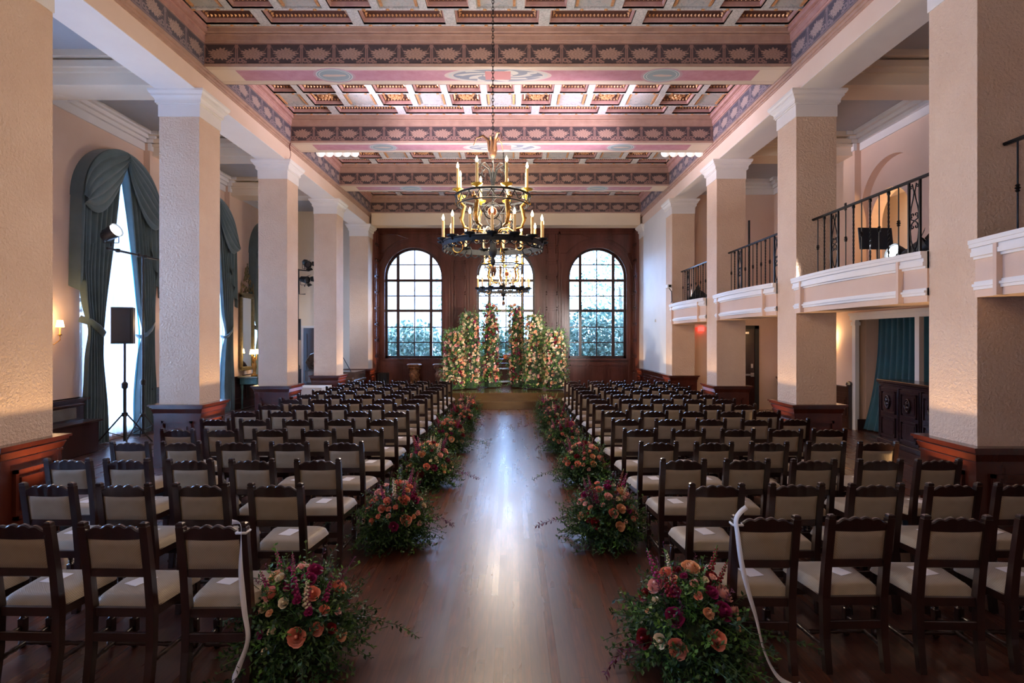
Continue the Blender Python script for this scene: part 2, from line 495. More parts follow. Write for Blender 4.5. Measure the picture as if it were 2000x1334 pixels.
# crown and wainscot on the left wall
mb = MB()
for (z0,z1,p) in ((6.2,6.36,.03),(6.36,6.44,.09),(6.44,6.52,.16),(6.52,6.60,.24)):
    mb.box(WL, WL+p, YB, YW-.6, z0, z1)
    for y in COLY[1:]:
        mb.box(WL+.1, WL+.14+p, y-.05-p*.5, y+CD+.05+p*.5, z0, z1)
struct(mb.build('trim_1', whitep))
def wains_seg(mb, F, u0, u1, h=.95, t=.05):
    """panelled wainscot; F(u,w,z)"""
    def bx(a,b,w0,w1,z0,z1):
        p = [F(a,w0,z0),F(b,w0,z0),F(b,w1,z0),F(a,w1,z0),F(a,w0,z1),F(b,w0,z1),F(b,w1,z1),F(a,w1,z1)]
        mb.add(p, [(0,3,2,1),(4,5,6,7),(0,1,5,4),(1,2,6,5),(2,3,7,6),(3,0,4,7)])
    bx(u0,u1,0,t,0,h)
    bx(u0-.03,u1+.03,0,t+.05,h-.035,h); bx(u0-.02,u1+.02,0,t+.03,h-.06,h-.035); bx(u0-.01,u1+.01,0,t+.015,h-.16,h-.145)
    bx(u0-.02,u1+.02,0,t+.03,0,.16); bx(u0-.01,u1+.01,0,t+.015,.16,.19)
    L = u1-u0
    if L > .25:
        n = max(1, round(L/.75)); w = L/n
        for i in range(n):
            a = u0+i*w+.10; b = u0+(i+1)*w-.10
            za, zb = .28, h-.24; m = .022
            bx(a,b,t,t+.014,zb-m,zb); bx(a,b,t,t+.014,za,za+m); bx(a,a+m,t,t+.014,za,zb); bx(b-m,b,t,t+.014,za,zb)
            bx(a+.07,b-.07,t,t+.008,za+.07,zb-.07)
mb = MB()
Fp = lambda u,w,z: (WL+w, u, z)
edges = [YB] + [e for u in LW for e in (u-.95, u+.95)] + [YW-.6]
for i in range(0, len(edges), 2): wains_seg(mb, Fp, edges[i], edges[i+1], t=.16)
struct(mb.build('trim_2', wood))

# left windows: frame + pane ---------------------------------------
def window_grid(mb, F, uc, r, sill, spr, w0, w1, vs, hs, frame=.06):
    """vs: [(u offset,halfwidth)], hs [(z,halfwidth)]"""
    arch_band(mb, F, uc, spr, r-frame, r, w0, w1, zb=sill)
    def bx(a,b,z0,z1,e=0):
        p = [F(a,w0+e,z0),F(b,w0+e,z0),F(b,w1-e,z0),F(a,w1-e,z0),F(a,w0+e,z1),F(b,w0+e,z1),F(b,w1-e,z1),F(a,w1-e,z1)]
        mb.add(p, [(0,3,2,1),(4,5,6,7),(0,1,5,4),(1,2,6,5),(2,3,7,6),(3,0,4,7)])
    bx(uc-r, uc+r, sill, sill+frame)
    for (du,hw) in vs:
        top = spr + sqrt(max(0, (r-.01)**2 - du*du))
        bx(uc+du-hw, uc+du+hw, sill, top, .01 if hw>.02 else .03)
    for (z,hw) in hs:
        half = r-.01 if z <= spr else sqrt(max(0,(r-.01)**2-(z-spr)**2))
        bx(uc-half, uc+half, z-hw, z+hw, .008 if hw>.02 else .028)
def pane(mb, F, uc, r, sill, spr, w, n=24):
    pts = [(uc-r,sill)] + [(uc+r*cos(pi-pi*i/n), spr+r*sin(pi-pi*i/n)) for i in range(n+1)] + [(uc+r,sill)]
    k = len(pts)
    mb.add([F(u,w,z) for u,z in pts]+[F(u,w+.006,z) for u,z in pts],
           [tuple(range(k)), tuple(range(2*k-1,k-1,-1))] + [(i,(i+1)%k,k+(i+1)%k,k+i) for i in range(k)])
wi = 4
for u in LW:
    mb = MB(); window_grid(mb, FLw, u, .92, .12, 4.75, .20, .26, [(0,.035),(-.46,.012),(.46,.012)], [(1.0,.012),(1.9,.012),(2.8,.035),(3.8,.012),(4.75,.035)])
    o = struct(mb.build('window_%d' % wi, whitep)); wi += 1
    mb = MB(); pane(mb, FLw, u, .9, .14, 4.75, .225); mb.build('pane', glass, o, fix=False)

# rear panelled wall with three arched windows ---------------------
RW = [(-3.655), (-.245), (3.14)]
RR, RS, RSP = 1.03, 1.31, 4.33
FB = lambda u,w,z: (u, YW+w, z)
AX0, AX1 = -4.93, 4.45
mb = MB(); arch_wall(mb, FB, WL-.3, WR+1.5, -.1, 7.3, [(u,RR+.06,RS,RSP) for u in RW], .40, n=40)
def panel(mb, F, a, b, z0, z1, w=0, m=.035, d=.035):
    """raised moulding frame with inner field (proj towards -w)"""
    def bx(a,b,z0,z1,w0,w1):
        p = [F(a,w0,z0),F(b,w0,z0),F(b,w1,z0),F(a,w1,z0),F(a,w0,z1),F(b,w0,z1),F(b,w1,z1),F(a,w1,z1)]
        mb.add(p, [(0,3,2,1),(4,5,6,7),(0,1,5,4),(1,2,6,5),(2,3,7,6),(3,0,4,7)])
    bx(a,b,z1-m,z1,w-d,w); bx(a,b,z0,z0+m,w-d,w); bx(a,a+m,z0,z1,w-d,w); bx(b-m,b,z0,z1,w-d,w)
    if b-a > .25 and z1-z0 > .25: bx(a+m*2.4,b-m*2.4,z0+m*2.4,z1-m*2.4,w-d*.6,w)
for u in RW:
    arch_band(mb, FB, u, RSP, 1.07, 1.14, -.03, .12, zb=RS, n=40)
    arch_band(mb, FB, u, RSP, 1.14, 1.22, -.07, .02, zb=0, n=40)
    arch_band(mb, FB, u, RSP, 1.22, 1.30, -.04, .02, zb=0, n=40)
    arch_band(mb, FB, u, RSP, 1.30, 1.335, -.075, .02, zb=0, n=40)
    # sill and panels below
    mb.box(u-1.14, u+1.14, YW-.09, YW+.3, RS-.07, RS)
    for k in range(3):
        w = 2.14/3; panel(mb, FB, u-1.07+k*w+.05, u-1.07+(k+1)*w-.05, .30, 1.08)
    mb.box(u-1.14, u+1.14, YW-.05, YW, 0, .2)
    # spandrels
    for s in (-1,1):
        c = u+s*1.15
        pts = []
        for i in range(9):
            a = radians(38 + i*5.5); pts.append((u+s*1.42*cos(a), RSP+1.42*sin(a)))
        pts += [(u+s*.62, 5.88),(u+s*1.55,5.88),(u+s*1.55,RSP+.87)]
        mb.tube([(p[0],YW-.01,p[1]) for p in pts]+[(pts[0][0],YW-.01,pts[0][1])], .018, 5)
for c in (-1.95, 1.4475):
    for k in range(10):
        z0 = .30 + k*.575
        if z0+.5 < 6.0: panel(mb, FB, c-.21, c+.21, z0, z0+.52, 0, .04, .055)
    for s in (-1,1): mb.box(c+s*.29-.025, c+s*.29+.025, YW-.06, YW, 0, 6.0)
mb.box(AX0, AX1, YW-.10, YW, 5.98, 6.10); mb.box(AX0, AX1, YW-.06, YW, 5.90, 5.98); mb.box(AX0, AX1, YW-.16, YW, 6.10, 6.22)
# alcove sides (panelled)
for (x, s) in ((AX0, 1), (AX1, -1)):
    mb.box(x-s*.30, x, 20.32, YW, 0, 6.5)
    FS = lambda u,w,z,x=x,s=s: (x - s*w, u, z)
    for k in range(10):
        z0 = .30+k*.575
        if z0+.5 < 6.0:
            panel(mb, FS, 20.40, 20.66, z0, z0+.50, 0, .03, .03)
            panel(mb, FS, 20.70, 20.95, z0, z0+.50, 0, .03, .03)
struct(mb.build('wall_back', woodw))
for i, u in enumerate(RW):
    mb = MB()
    window_grid(mb, FB, u, RR+.06, RS, RSP, .20, .30, [(-.615,.055),(.615,.055),(0,.02)],
                [(4.21,.05),(3.085,.05),(4.80,.02),(3.635,.02),(2.47,.02),(1.90,.02)], frame=.09)
    o = struct(mb.build('window_%d' % (i+1), wood))
    mb = MB(); pane(mb, FB, u, RR+.02, RS+.03, RSP, .24); mb.build('pane', glass, o, fix=False)
    if i == 0:
        mb = MB(); mb.box(u-.60,u-.575,YW+.15,YW+.19,1.62,2.02); mb.box(u-.61,u-.565,YW+.16,YW+.20,1.80,1.84)
        mb.build('window_handle', iron, o)

# side aisle end walls, nave side wall, back walls -------------------
mb = MB(); mb.box(WL-.3, AX0-.28, 20.35, 20.6, 0, 7.3)
o = struct(mb.build('wall_left_end', whitep if False else creamp))
mb = MB(); mb.box(WL, AX0-.3, 20.29, 20.35, 0, .95); mb.box(WL, AX0-.3, 20.26, 20.35, .92,.96)
struct(mb.build('trim_3', wood))
# left end door
mb = MB(); mb.box(-7.52,-6.72,20.24,20.345,0,2.50)
o = struct(mb.build('door_1', whitep)); mb = MB(); mb.box(-7.44,-6.80,20.22,20.30,0,2.42)
for z0,z1 in ((.2,1.1),(1.25,2.25)): panel(mb, lambda u,w,z:(u,20.22+w,z), -7.34,-6.90,z0,z1)
mb.build('door_leaf', wood, o)
mb = MB()
mb.box(XR, XR+CW-.01, 16.75, 20.34, 0, 5.99)            # solid nave side wall between last columns
struct(mb.build('wall_right_nave', whitep))
mb = MB(); wains_seg(mb, lambda u,w,z:(XR-w,u,z), 16.85, 19.6, 1.0, .05); struct(mb.build('trim_4', woodred))
mb = MB(); mb.ball((XR-.01,18.0,2.62),.05,10,6,(.5,1,1)); tag(mb.build('smoke_detector', whitep, smooth=True), 'small round white sensor on the white nave wall right of the altar', 'sensor')
# end wall of the right aisle
mb = MB()
mb.box(XR+CW-.02, WR+.1, 16.42, 16.7, 0, ZSIDE+.7)
struct(mb.build('wall_right_end', wallp))
# wall behind camera
mb = MB(); mb.box(WL-.3, WR+1.6, YB-.3, YB, -.1, 7.3); struct(mb.build('wall_front', wallp))

# right outer wall: upper wall (gallery level) with niche, lower wall with opening
FR = lambda u,w,z: (WR+w, u, z)
mb = MB()
arch_wall(mb, FR, YB, 16.5, 2.9, ZSIDE, [(8.05,.95,2.95,4.85),(11.6,.95,2.95,4.85),(15.13,.95,2.95,4.85)], .16, n=28)
for y in COLY[1:6]:
    mb.box(WR-.14, WR+.02, y-.05, y+CD+.05, 2.9, ZSIDE)
struct(mb.build('wall_right_gallery', wallp))
mb = MB()
arch_wall(mb, lambda u,w,z:(WR+.16+w,u,z), YB, 16.5, 2.9, ZSIDE, [(11.85,.62,2.95,4.58)], .25, n=20)
struct(mb.build('wall_right_niche', wallp))
mb = MB(); mb.box(WR+1.0, WR+1.1, 10.2, 13.6, 2.9, 5.4); mb.box(WR+.4, WR+1.1, 10.1, 10.2, 2.9, 5.4); mb.box(WR+.4, WR+1.1, 13.6, 13.7, 2.9, 5.4); mb.box(WR+.4,WR+1.1,10.1,13.7,5.3,5.4)
struct(mb.build('wall_right_room', creamp))
mb = MB()
mb.box(WR, WR+.25, YB, 8.2, 0, 2.9)
mb.box(WR, WR+.25, 12.8, 16.5, 0, 2.9)
mb.box(WR+.25, WR+1.6, 12.78, 13.0, 0, 2.9)     # jamb facing the camera
mb.box(WR+1.5, WR+1.6, 8.0, 12.8, 0, 2.9)
mb.box(WR, WR+1.6, 7.95, 8.2, 0, 2.9)
mb.box(WR, WR+.25, 8.2, 12.8, 2.62, 2.9)
struct(mb.build('wall_right', wallp))
mb = MB(); mb.box(XR+CW+.005, WR-.005, YB, 16.41, 2.84, 2.99); mb.box(WR+.26, WR+1.6, 8.0, 13.0, 2.84, 2.90); struct(mb.build('floor_gallery', wallp))
mb = MB(); wains_seg(mb, lambda u,w,z:(WR-w,u,z), 12.92, 16.4, .95, .05); struct(mb.build('trim_5', wood))
mb = MB(); mb.box(WR+.02, WR+1.5, 12.70, 12.78, 0, .24); struct(mb.build('baseboard_right', wood))
mb = MB()
mb.box(WR-.03, WR+.06, 12.72, 12.84, .0, 2.62); mb.box(WR-.05, WR+.08, 12.70, 12.86, 2.34, 2.42)
mb.box(WR-.05, WR+.05, 8.2, 12.9, 2.46, 2.60); mb.box(WR-.08, WR+.05, 8.2, 12.9, 2.56, 2.62)
mb.box(WR-.03, WR+.06, 10.72, 10.84, 0, 2.62)
struct(mb.build('trim_6', whitep))
mb = MB(); mb.bbox(WR-.11,WR-.03,12.83,12.93,0,.98,.01); mb.lathe([(.05,.98),(.075,1.0),(.06,1.05),(.02,1.08)],(WR-.07,12.88,0),10)
struct(mb.build('trim_7', wood))

# door in the end wall of the right aisle
mb = MB(); mb.box(6.10,6.20,16.36,16.43,0,2.42); mb.box(6.98,7.10,16.36,16.43,0,2.42); mb.box(6.10,7.10,16.36,16.43,2.32,2.42)
o = struct(mb.build('door_2', blackm))
mb = MB(); mb.box(6.20,6.98,16.39,16.42,0,2.32); mb.build('door_leaf', wood, o)
mb = MB(); mb.box(6.22,6.90,16.33,16.36,.98,1.03); mb.box(6.84,6.94,16.32,16.39,.95,1.06); mb.box(6.86,6.92,16.35,16.39,1.20,1.32); mb.box(6.55,6.80,16.34,16.38,2.18,2.24)
mb.build('push_bar', steel, o)
# white casing further left in the same wall (bay next to the altar)
mb = MB(); mb.box(4.86,5.02,16.36,16.43,0,2.45); mb.box(4.86,5.9,16.36,16.43,2.37,2.45); struct(mb.build('trim_8', whitep))
mb = MB(); mb.box(5.35,5.50,16.30,16.42,2.26,2.38); o = tag(mb.build('exit_sign', plain('red_exit_light',(.5,.02,.02),.5,emis=(1,.05,.04),es=3)), 'small glowing red exit light under the far right balcony', 'exit sign')

# crown on right upper wall
mb = MB()
for (z0,z1,p) in ((6.2,6.36,.03),(6.36,6.44,.09),(6.44,6.52,.16),(6.52,6.60,.24)):
    mb.box(WR-p, WR, YB, 16.42, z0, z1)
    mb.box(XR+CW, WR, 16.42-p, 16.42, z0, z1)
    for y in COLY[1:6]:
        mb.box(WR-.14-p, WR-.1, y-.05-p*.5, y+CD+.05+p*.5, z0, z1)
struct(mb.build('trim_9', whitep))

# aisle ceilings -----------------------------------------------------
mb = MB()
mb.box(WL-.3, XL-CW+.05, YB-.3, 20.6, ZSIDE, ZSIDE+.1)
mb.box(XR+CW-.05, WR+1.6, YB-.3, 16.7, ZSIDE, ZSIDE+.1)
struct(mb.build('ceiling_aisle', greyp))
# transverse aisle beams
for side in (0,1):
    for i, y in enumerate(COLY[1:6]):
        if side and y > 16: continue
        xa, xb = (WL, XL-CW) if side == 0 else (XR+CW, WR)
        mb = MB(); mb.box(xa, xb, y+.03, y+CD-.03, 6.11, ZSIDE)
        mb.box(xa, xb, y-.02, y+CD+.02, 6.30, 6.36); mb.box(xa, xb, y-.08, y+CD+.08, 6.36, 6.46); mb.box(xa, xb, y-.14, y+CD+.14, 6.50, 6.60)
        o = struct(mb.build('ceiling_aisle_beam', creamp))

# columns --------------------------------------------------------------
ordn = ['first','second','third','fourth','fifth']
def column(side, i, y):
    xn = XL if side == 0 else XR; s = -1 if side == 0 else 1
    x0, x1 = (xn-CW, xn) if side == 0 else (xn, xn+CW)
    nm = 'left' if side == 0 else 'right'
    if i == 0: lab = 'plaster column rising beside the camera, out of view on the %s' % nm
    else: lab = 'square textured peach plaster column with white capital, %s row, %s from camera' % (nm, ordn[i-1])
    r = empty('column', ((x0+x1)/2, y+CD/2, 0), 0, lab, 'column', 'square plaster columns along the nave')
    h = CW/2
    mb = MB(); mb.box(-h,h,-CD/2,CD/2,.9,6.0); mb.build('shaft', stucco, r)
    mb = MB()
    def rg(p,z0,z1): mb.box(-h-p,h+p,-CD/2-p,CD/2+p,z0,z1)
    rg(.012,5.59,5.78); rg(.03,5.78,5.80); rg(.045,5.80,5.845)
    mb.loft([[(-h-p,-CD/2-p,z),(h+p,-CD/2-p,z),(h+p,CD/2+p,z),(-h-p,CD/2+p,z)] for p,z in ((.045,5.845),(.055,5.87),(.085,5.90),(.085,5.925),(.10,5.93),(.12,5.965),(.12,6.0))])
    mb.build('capital', whitep, r)
    mb = MB()
    rg(.055,0,.97); rg(.075,.0,.14); rg(.065,.14,.17); rg(.065,.83,.85); rg(.075,.93,.95); rg(.10,.95,.975); rg(.12,.975,1.0)
    mb.loft([[(-h-p,-CD/2-p,z),(h+p,-CD/2-p,z),(h+p,CD/2+p,z),(-h-p,CD/2+p,z)] for p,z in ((.060,.86),(.085,.93))])
    for F in (lambda u,w,z:(u,-CD/2-.055+w,z), lambda u,w,z:(u,CD/2+.055-w,z), lambda u,w,z:(-h-.055+w,u,z), lambda u,w,z:(h+.055-w,u,z)):
        panel(mb, F, -.24,.24,.25,.74)
    mb.build('plinth', woodred, r)
    return r
for side in (0,1):
    for i, y in enumerate(COLY[1:]):
        column(side, i, y)

# longitudinal architraves (soffit on the capitals)
mb = MB()
mb.box(XL-CW, XL, YB, 20.35, 6.0, 7.3); mb.box(XR, XR+CW, YB, 20.35, 6.0, 7.3)
for q in (XL-CW+.004, XR+.004): mb.box(q, q+CW-.008, YB+.01, 20.34, 5.992, 6.002, 1)
mb.box(AX0-.3, AX1+.3, 20.31, 20.36, 6.0, 7.3)   # header above the alcove
struct(mb.build('ceiling_architrave', [pinkcream, whitep]))
mb = MB(); mb.box(AX0-.3, AX1+.3, 20.35, YW+.3, 6.28, 6.4); struct(mb.build('ceiling_alcove', woodw))
mb = MB()
for x, s in ((XL,1),(XR,-1)):
    for z0,z1,p in ((6.29,6.32,.02),(6.32,6.36,.04),(6.36,6.41,.07)):
        mb.box(x, x+s*p, YB, 20.0, z0, z1)
struct(mb.build('trim_10', tanm))
mb = MB()
mb.box(XL, FXL, YB, 19.9, 6.41, 6.78); mb.box(XR, FXR, YB, 19.9, 6.41, 6.78)
struct(mb.build('trim_11', fr_y))
def cornice(mb, F, u0, u1):
    """stepped cornice, F(u,w,z), w>0 outward"""
    for z0,z1,p in ((6.76,6.79,.02),(6.79,6.87,.035),(6.87,6.885,.055),(6.885,6.90,.045),(6.90,6.955,.10),(6.955,6.985,.13)):
        q = [F(u0,-.02,z0),F(u1,-.02,z0),F(u1,p,z0),F(u0,p,z0),F(u0,-.02,z1),F(u1,-.02,z1),F(u1,p,z1),F(u0,p,z1)]
        mb.add(q, [(0,3,2,1),(4,5,6,7),(0,1,5,4),(1,2,6,5),(2,3,7,6),(3,0,4,7)])
mb = MB(); cornice(mb, lambda u,w,z:(FXL+w,u,z), YB, 19.9); cornice(mb, lambda u,w,z:(FXR-w,u,z), YB, 19.9)
struct(mb.build('trim_12', pinkm))

# cross beams
for i, y in enumerate(COLY[1:]):
    last = (i == len(COLY[1:])-1)
    lab = ['painted ceiling beam just over the camera','painted ceiling beam over the first bay, out of frame','wide painted ceiling beam with leaf frieze, nearest one in view','painted ceiling beam with leaf frieze, second in view','painted ceiling beam with leaf frieze, third in view','painted leaf frieze beam over the panelled altar wall'][i]
    r = empty('ceiling_beam', ((FXL+FXR)/2, y+CD/2, 6.39), 0, lab, 'beam', 'painted ceiling beams')
    hw = (FXR-FXL)/2; cx = (FXL+FXR)/2
    mb = MB(); mb.box(-hw+.0, hw, -CD/2+.02, CD/2-.02, .008, .75)
    if last: mb.box(-hw,hw,-CD/2+.12,CD/2,-.39,.008)
    mb.build('beam_core', creamp if last else tanm, r)
    mb = MB(); mb.box(-hw,hw,-CD/2,-CD/2+.02,.02,.38)
    mb.box(-hw,hw,CD/2-.02,CD/2,.02,.38); mb.build('frieze', fr_x, r)
    mb = MB()
    for sg in (-1,1):
        cornice(mb, lambda u,w,z,sg=sg:(u, sg*(CD/2-.0+w), z-6.39), -hw, hw)
        mb.box(-hw,hw,sg*(CD/2-.01),sg*(CD/2+.012),.0,.04)
    mb.build('cornice', tanm, r)
    if not last:
        mb = MB(); mb.box(-hw,hw,-CD/2+.0,CD/2-.0,0,.008); mb.build('soffit', soff_m, r)

# coffered ceiling ------------------------------------------------------
ZC = 6.965
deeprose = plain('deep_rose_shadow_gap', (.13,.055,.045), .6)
def egg(mb, x, y, z, dx, dy):
    """small gilt egg, elongated along direction into the coffer"""
    a, b = (.036,.022) if dy else (.022,.036)
    vs = [(x-a,y,z),(x,y-b,z),(x+a,y,z),(x,y+b,z),(x,y,z-.032),(x,y,z+.02)]
    mb.add(vs, [(0,1,4),(1,2,4),(2,3,4),(3,0,4)], 2)
def coffer(mb, x0, x1, y0, y1, rosette=False):
    # nested frames, going up
    def fr(i0, i1, za, zb, mi):
        a = [(x0+i0,y0+i0,za),(x1-i0,y0+i0,za),(x1-i0,y1-i0,za),(x0+i0,y1-i0,za)]
        b = [(x0+i1,y0+i1,zb),(x1-i1,y0+i1,zb),(x1-i1,y1-i1,zb),(x0+i1,y1-i1,zb)]
        mb.add(a+b, [(j,(j+1)%4,4+(j+1)%4,4+j) for j in range(4)], mi)
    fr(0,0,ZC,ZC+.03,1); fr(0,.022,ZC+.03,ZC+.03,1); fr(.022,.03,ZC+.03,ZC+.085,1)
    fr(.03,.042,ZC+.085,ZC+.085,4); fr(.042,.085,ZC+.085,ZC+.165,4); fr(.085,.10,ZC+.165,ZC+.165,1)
    k = .10
    mb.add([(x0+k,y0+k,ZC+.165),(x1-k,y0+k,ZC+.165),(x1-k,y1-k,ZC+.165),(x0+k,y1-k,ZC+.165)], [(0,1,2,3)], 3)
    n = max(2, int((x1-x0-.1)/.058))
    for i in range(n+1):
        x = x0+.05+(x1-x0-.1)*i/n
        for y in (y0+.058, y1-.058): egg(mb, x, y, ZC+.112, 0, 0)
    n = max(2, int((y1-y0-.1)/.058))
    for i in range(1,n):
        y = y0+.05+(y1-y0-.1)*i/n
        for x in (x0+.058, x1-.058): egg(mb, x, y, ZC+.112, 0, 1)
    if rosette:
        cx, cy = (x0+x1)/2, (y0+y1)/2
        for r_, nn, zz in ((.13,9,ZC+.10),(.075,6,ZC+.07)):
            for j in range(nn):
                a = 2*pi*j/nn
                mb.ball((cx+r_*cos(a),cy+r_*sin(a),zz), .042, 6, 4, (1,1,.9), 2)
        mb.ball((cx,cy,ZC+.06), .04, 6, 4, (1,1,1), 2)
def bay(ya, yb):
    mb = MB()
    X0, X1 = FXL+.13, FXR-.13
    y = ya+.13; 
    rows = [(.38,'A'),(.56,'B'),(.46,'C'),(.56,'B'),(.38,'A')]
    rib = (yb-ya-.26-sum(r[0] for r in rows))/6
    mb.box(X0-.2, X1+.2, ya-.2, y+rib, ZC, ZC+.3, 0)
    yy = y+rib
    cxm = (FXL+FXR)/2
    for ri, (h, t) in enumerate(rows):
        cells = []
        for k in range(-5, 6):
            if t == 'A': cells.append((cxm+k*1.45-.64, cxm+k*1.45+.64, 'c'))
            elif t == 'B':
                c = cxm+(k+.5)*1.45; cells.append((c-.31,c+.31,'r')); c2 = cxm+k*1.45; cells.append((c2-.30,c2+.30,'p'))
            else:
                c2 = cxm+k*1.45; cells.append((c2-.27,c2+.27,'c')); c = cxm+(k+.5)*1.45; cells.append((c-.33,c+.33,'c2'))
        cells.sort(); cur = X0-.2
        for (a,b,ty) in cells:
            a = max(a, X0); b = min(b, X1)
            if b-a < .22: continue
            mb.box(cur, a, yy, yy+h, ZC, ZC+.3, 0)
            if ty == 'p':
                mb.box(a,b,yy,yy+h,ZC+.035,ZC+.3,3)
                for q in (a+.02,b-.05): pass
                mb.box(a+.02,a+.06,yy+.03,yy+h-.03,ZC+.01,ZC+.05,2); mb.box(b-.06,b-.02,yy+.03,yy+h-.03,ZC+.01,ZC+.05,2)
            else: coffer(mb, a, b, yy, yy+h, ty == 'r')
            cur = b
        mb.box(cur, X1+.2, yy, yy+h, ZC, ZC+.3, 0)
        yy += h
        mb.box(X0-.2, X1+.2, yy, yy+rib if ri < 4 else yb+.2, ZC, ZC+.3, 0)
        # little gilt bosses on the ribs
        if ri < 4:
            for k in range(-13, 13):
                mb.ball((cxm+(k+.5)*.3625, yy+rib/2, ZC-.004), .026, 6, 3, (1.25,.9,.6), 2)
        yy += rib
    for q in (ya+.13+rib/2, yb-.13-rib/2):
        for k in range(-13, 13):
            mb.ball((cxm+(k+.5)*.3625, q, ZC-.004), .026, 6, 3, (1.25,.9,.6), 2)
    # eggs run inside, top closed
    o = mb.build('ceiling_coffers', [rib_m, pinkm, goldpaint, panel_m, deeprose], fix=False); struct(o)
    return o
for i in range(2, 6):
    bay(COLY[i]+CD, COLY[i+1])
mb = MB(); mb.box(XL, XR, YB, 20.35, 7.2, 7.35); mb.box(XL,XR,YB,COLY[2],ZC,7.2)
mb.build('ceiling', panel_m)['kind'] = 'structure'
# ------------------------------------------------------------------ chairs
def postx(z): return .182
def lean(z): return 0 if z < .45 else -.075*((z-.45)/.535)**1.2
def make_chair():
    r = empty('dining_chair', (0,0,0))
    for s in (-1,1):
        mb = MB(); rings = []
        for z, w, d in ((0,.020,.022),(.2,.0225,.022),(.45,.0235,.024),(.65,.0235,.021),(.90,.0235,.019),(.955,.0235,.019),(.958,.018,.015),(.965,.022,.019),(.978,.020,.017),(.985,.011,.009)):
            y = lean(z) + (.0 if z>.3 else -.035*(1-z/.3)**1.5)
            x = s*postx(z)
            rings.append([(x-w,y-d,z),(x+w,y-d,z),(x+w,y+d,z),(x-w,y+d,z)])
        mb.loft(rings); mb.build('rear_leg', chairwood, r)
        mb = MB(); fx = s*.205
        mb.bbox(fx-.024,fx+.024,.372,.42,.375,.45,.004)
        mb.lathe([(.022,.375),(.016,.362),(.021,.352),(.013,.338),(.017,.325),(.024,.29),(.021,.25),(.014,.225),(.020,.215),(.013,.205),(.020,.195)],(fx,.396,0),10)
        mb.bbox(fx-.022,fx+.022,.374,.418,.10,.195,.004)
        mb.lathe([(.015,0),(.024,.012),(.026,.035),(.016,.055),(.021,.068),(.017,.10)],(fx,.396,0),10)
        mb.build('front_leg', chairwood, r, smooth='auto')
    # crest rail with scalloped top
    mb = MB(); n = 40; ring = []
    def top(x):
        a = abs(x)/.160
        base = .932 + .024*(1-a*a)
        bumps = .013*abs(sin(pi*x/.070)) if a < .88 else 0
        return base + bumps*(1 if a < .97 else .2)
    rows = []
    for i in range(n+1):
        x = -.160 + .320*i/n; zt = top(x)
        zb = .878 + .006*(1-(x/.16)**2)*-1 + .004
        y0 = lean(.88); y1 = lean(.95)
        rows.append([(x,y0-.013,zb),(x,y0+.013,zb),(x,y1+.014,zt-.008),(x,y1+.007,zt),(x,y1-.008,zt),(x,y1-.015,zt-.008)])
    mb.loft(rows); mb.build('crest_rail', chairwood, r, smooth='auto')
    mb = MB(); y = lean(.67); mb.bbox(-.161,.161,y-.014,y+.014,.645,.70,.006); mb.build('back_rail', chairwood, r)
    # upholstered back panel
    mb = MB()
    def F(sg):
        def f(u,v):
            x = -.160+.320*u; z = .695+.188*v
            e = min(1, min(u,1-u)*9)*min(1,min(v,1-v)*7)
            return (x, lean(z)+sg*(.006+.013*sqrt(max(0,e))), z)
        return f
    mb.grid(F(1),14,8); mb.grid(F(-1),14,8); mb.build('backrest', fabric, r, smooth=True)
    # seat frame & cushion
    mb = MB()
    for s in (-1,1):
        mb.add([(s*.172,.0,.395),(s*.195,.0,.395),(s*.222,.40,.395),(s*.198,.40,.395),(s*.172,.0,.452),(s*.195,.0,.452),(s*.222,.40,.452),(s*.198,.40,.452)],
               [(0,3,2,1),(4,5,6,7),(0,1,5,4),(1,2,6,5),(2,3,7,6),(3,0,4,7)])
    mb.box(-.17,.17,-.012,.014,.400,.452); mb.box(-.2,.2,.395,.42,.395,.452)
    mb.build('seat_frame', chairwood, r)
    mb = MB()
    def S(u,v):
        y = .018 + .43*v; hw = .196 + .048*v
        if v > .85: hw -= .04*((v-.85)/.15)**2
        x = (2*u-1)*hw
        e = (1-abs(2*u-1)**6)*(1-abs(2*v-1)**8)
        return (x, y, .446 + .068*e**.5 if e > 0 else .446)
    mb.grid(S, 18, 18)
    mb.grid(lambda u,v: (S(u,v)[0], S(u,v)[1], .446), 1, 6)
    mb.build('seat', fabric, r, smooth=True)
    # stretchers
    mb = MB(); mb.bbox(-.165,.165,-.022,.0,.255,.31,.004); mb.build('rear_stretcher', chairwood, r)
    for s in (-1,1):
        mb = MB(); pts = [(s*(.182+.022*t), -.01+.39*t, .135) for t in [i/16 for i in range(17)]]
        mb.tube(pts, lambda t: .011+.006*abs(sin(t*pi*5)), 8); mb.build('side_stretcher', chairwood, r, smooth=True)
    mb = MB(); pts = [(-.19+.38*i/18, .19, .135) for i in range(19)]
    mb.tube(pts, lambda t: .011+.006*abs(sin(t*pi*5)), 8); mb.build('middle_stretcher', chairwood, r, smooth=True)
    mb = MB(); mb.bbox(-.185,.185,.386,.406,.285,.33,.005); mb.build('front_stretcher', chairwood, r)
    return r
proto = make_chair(); ctree = make_tree(proto)
ROWD = [3.36,4.21,5.06,5.91,6.76,7.61,8.46,9.31,10.16,11.01,11.86,12.70,13.55,14.40]
RN = ['front','second','third','fourth','fifth','sixth','seventh','eighth','ninth','tenth','eleventh','twelfth','thirteenth','last']
LXs = [-1.74,-2.31,-2.88,-3.45,-3.97]; RXs = [1.52,2.10,2.675,3.26,3.78]
PN = ['on the aisle','second from the aisle','middle seat','fourth from the aisle','outermost seat']
cm = MB(); cm.box(-.052,.052,-.072,.072,0,.0022); card_me = cm.mesh('programme_card', card_m)
txt = MB()
seats = []; first = True
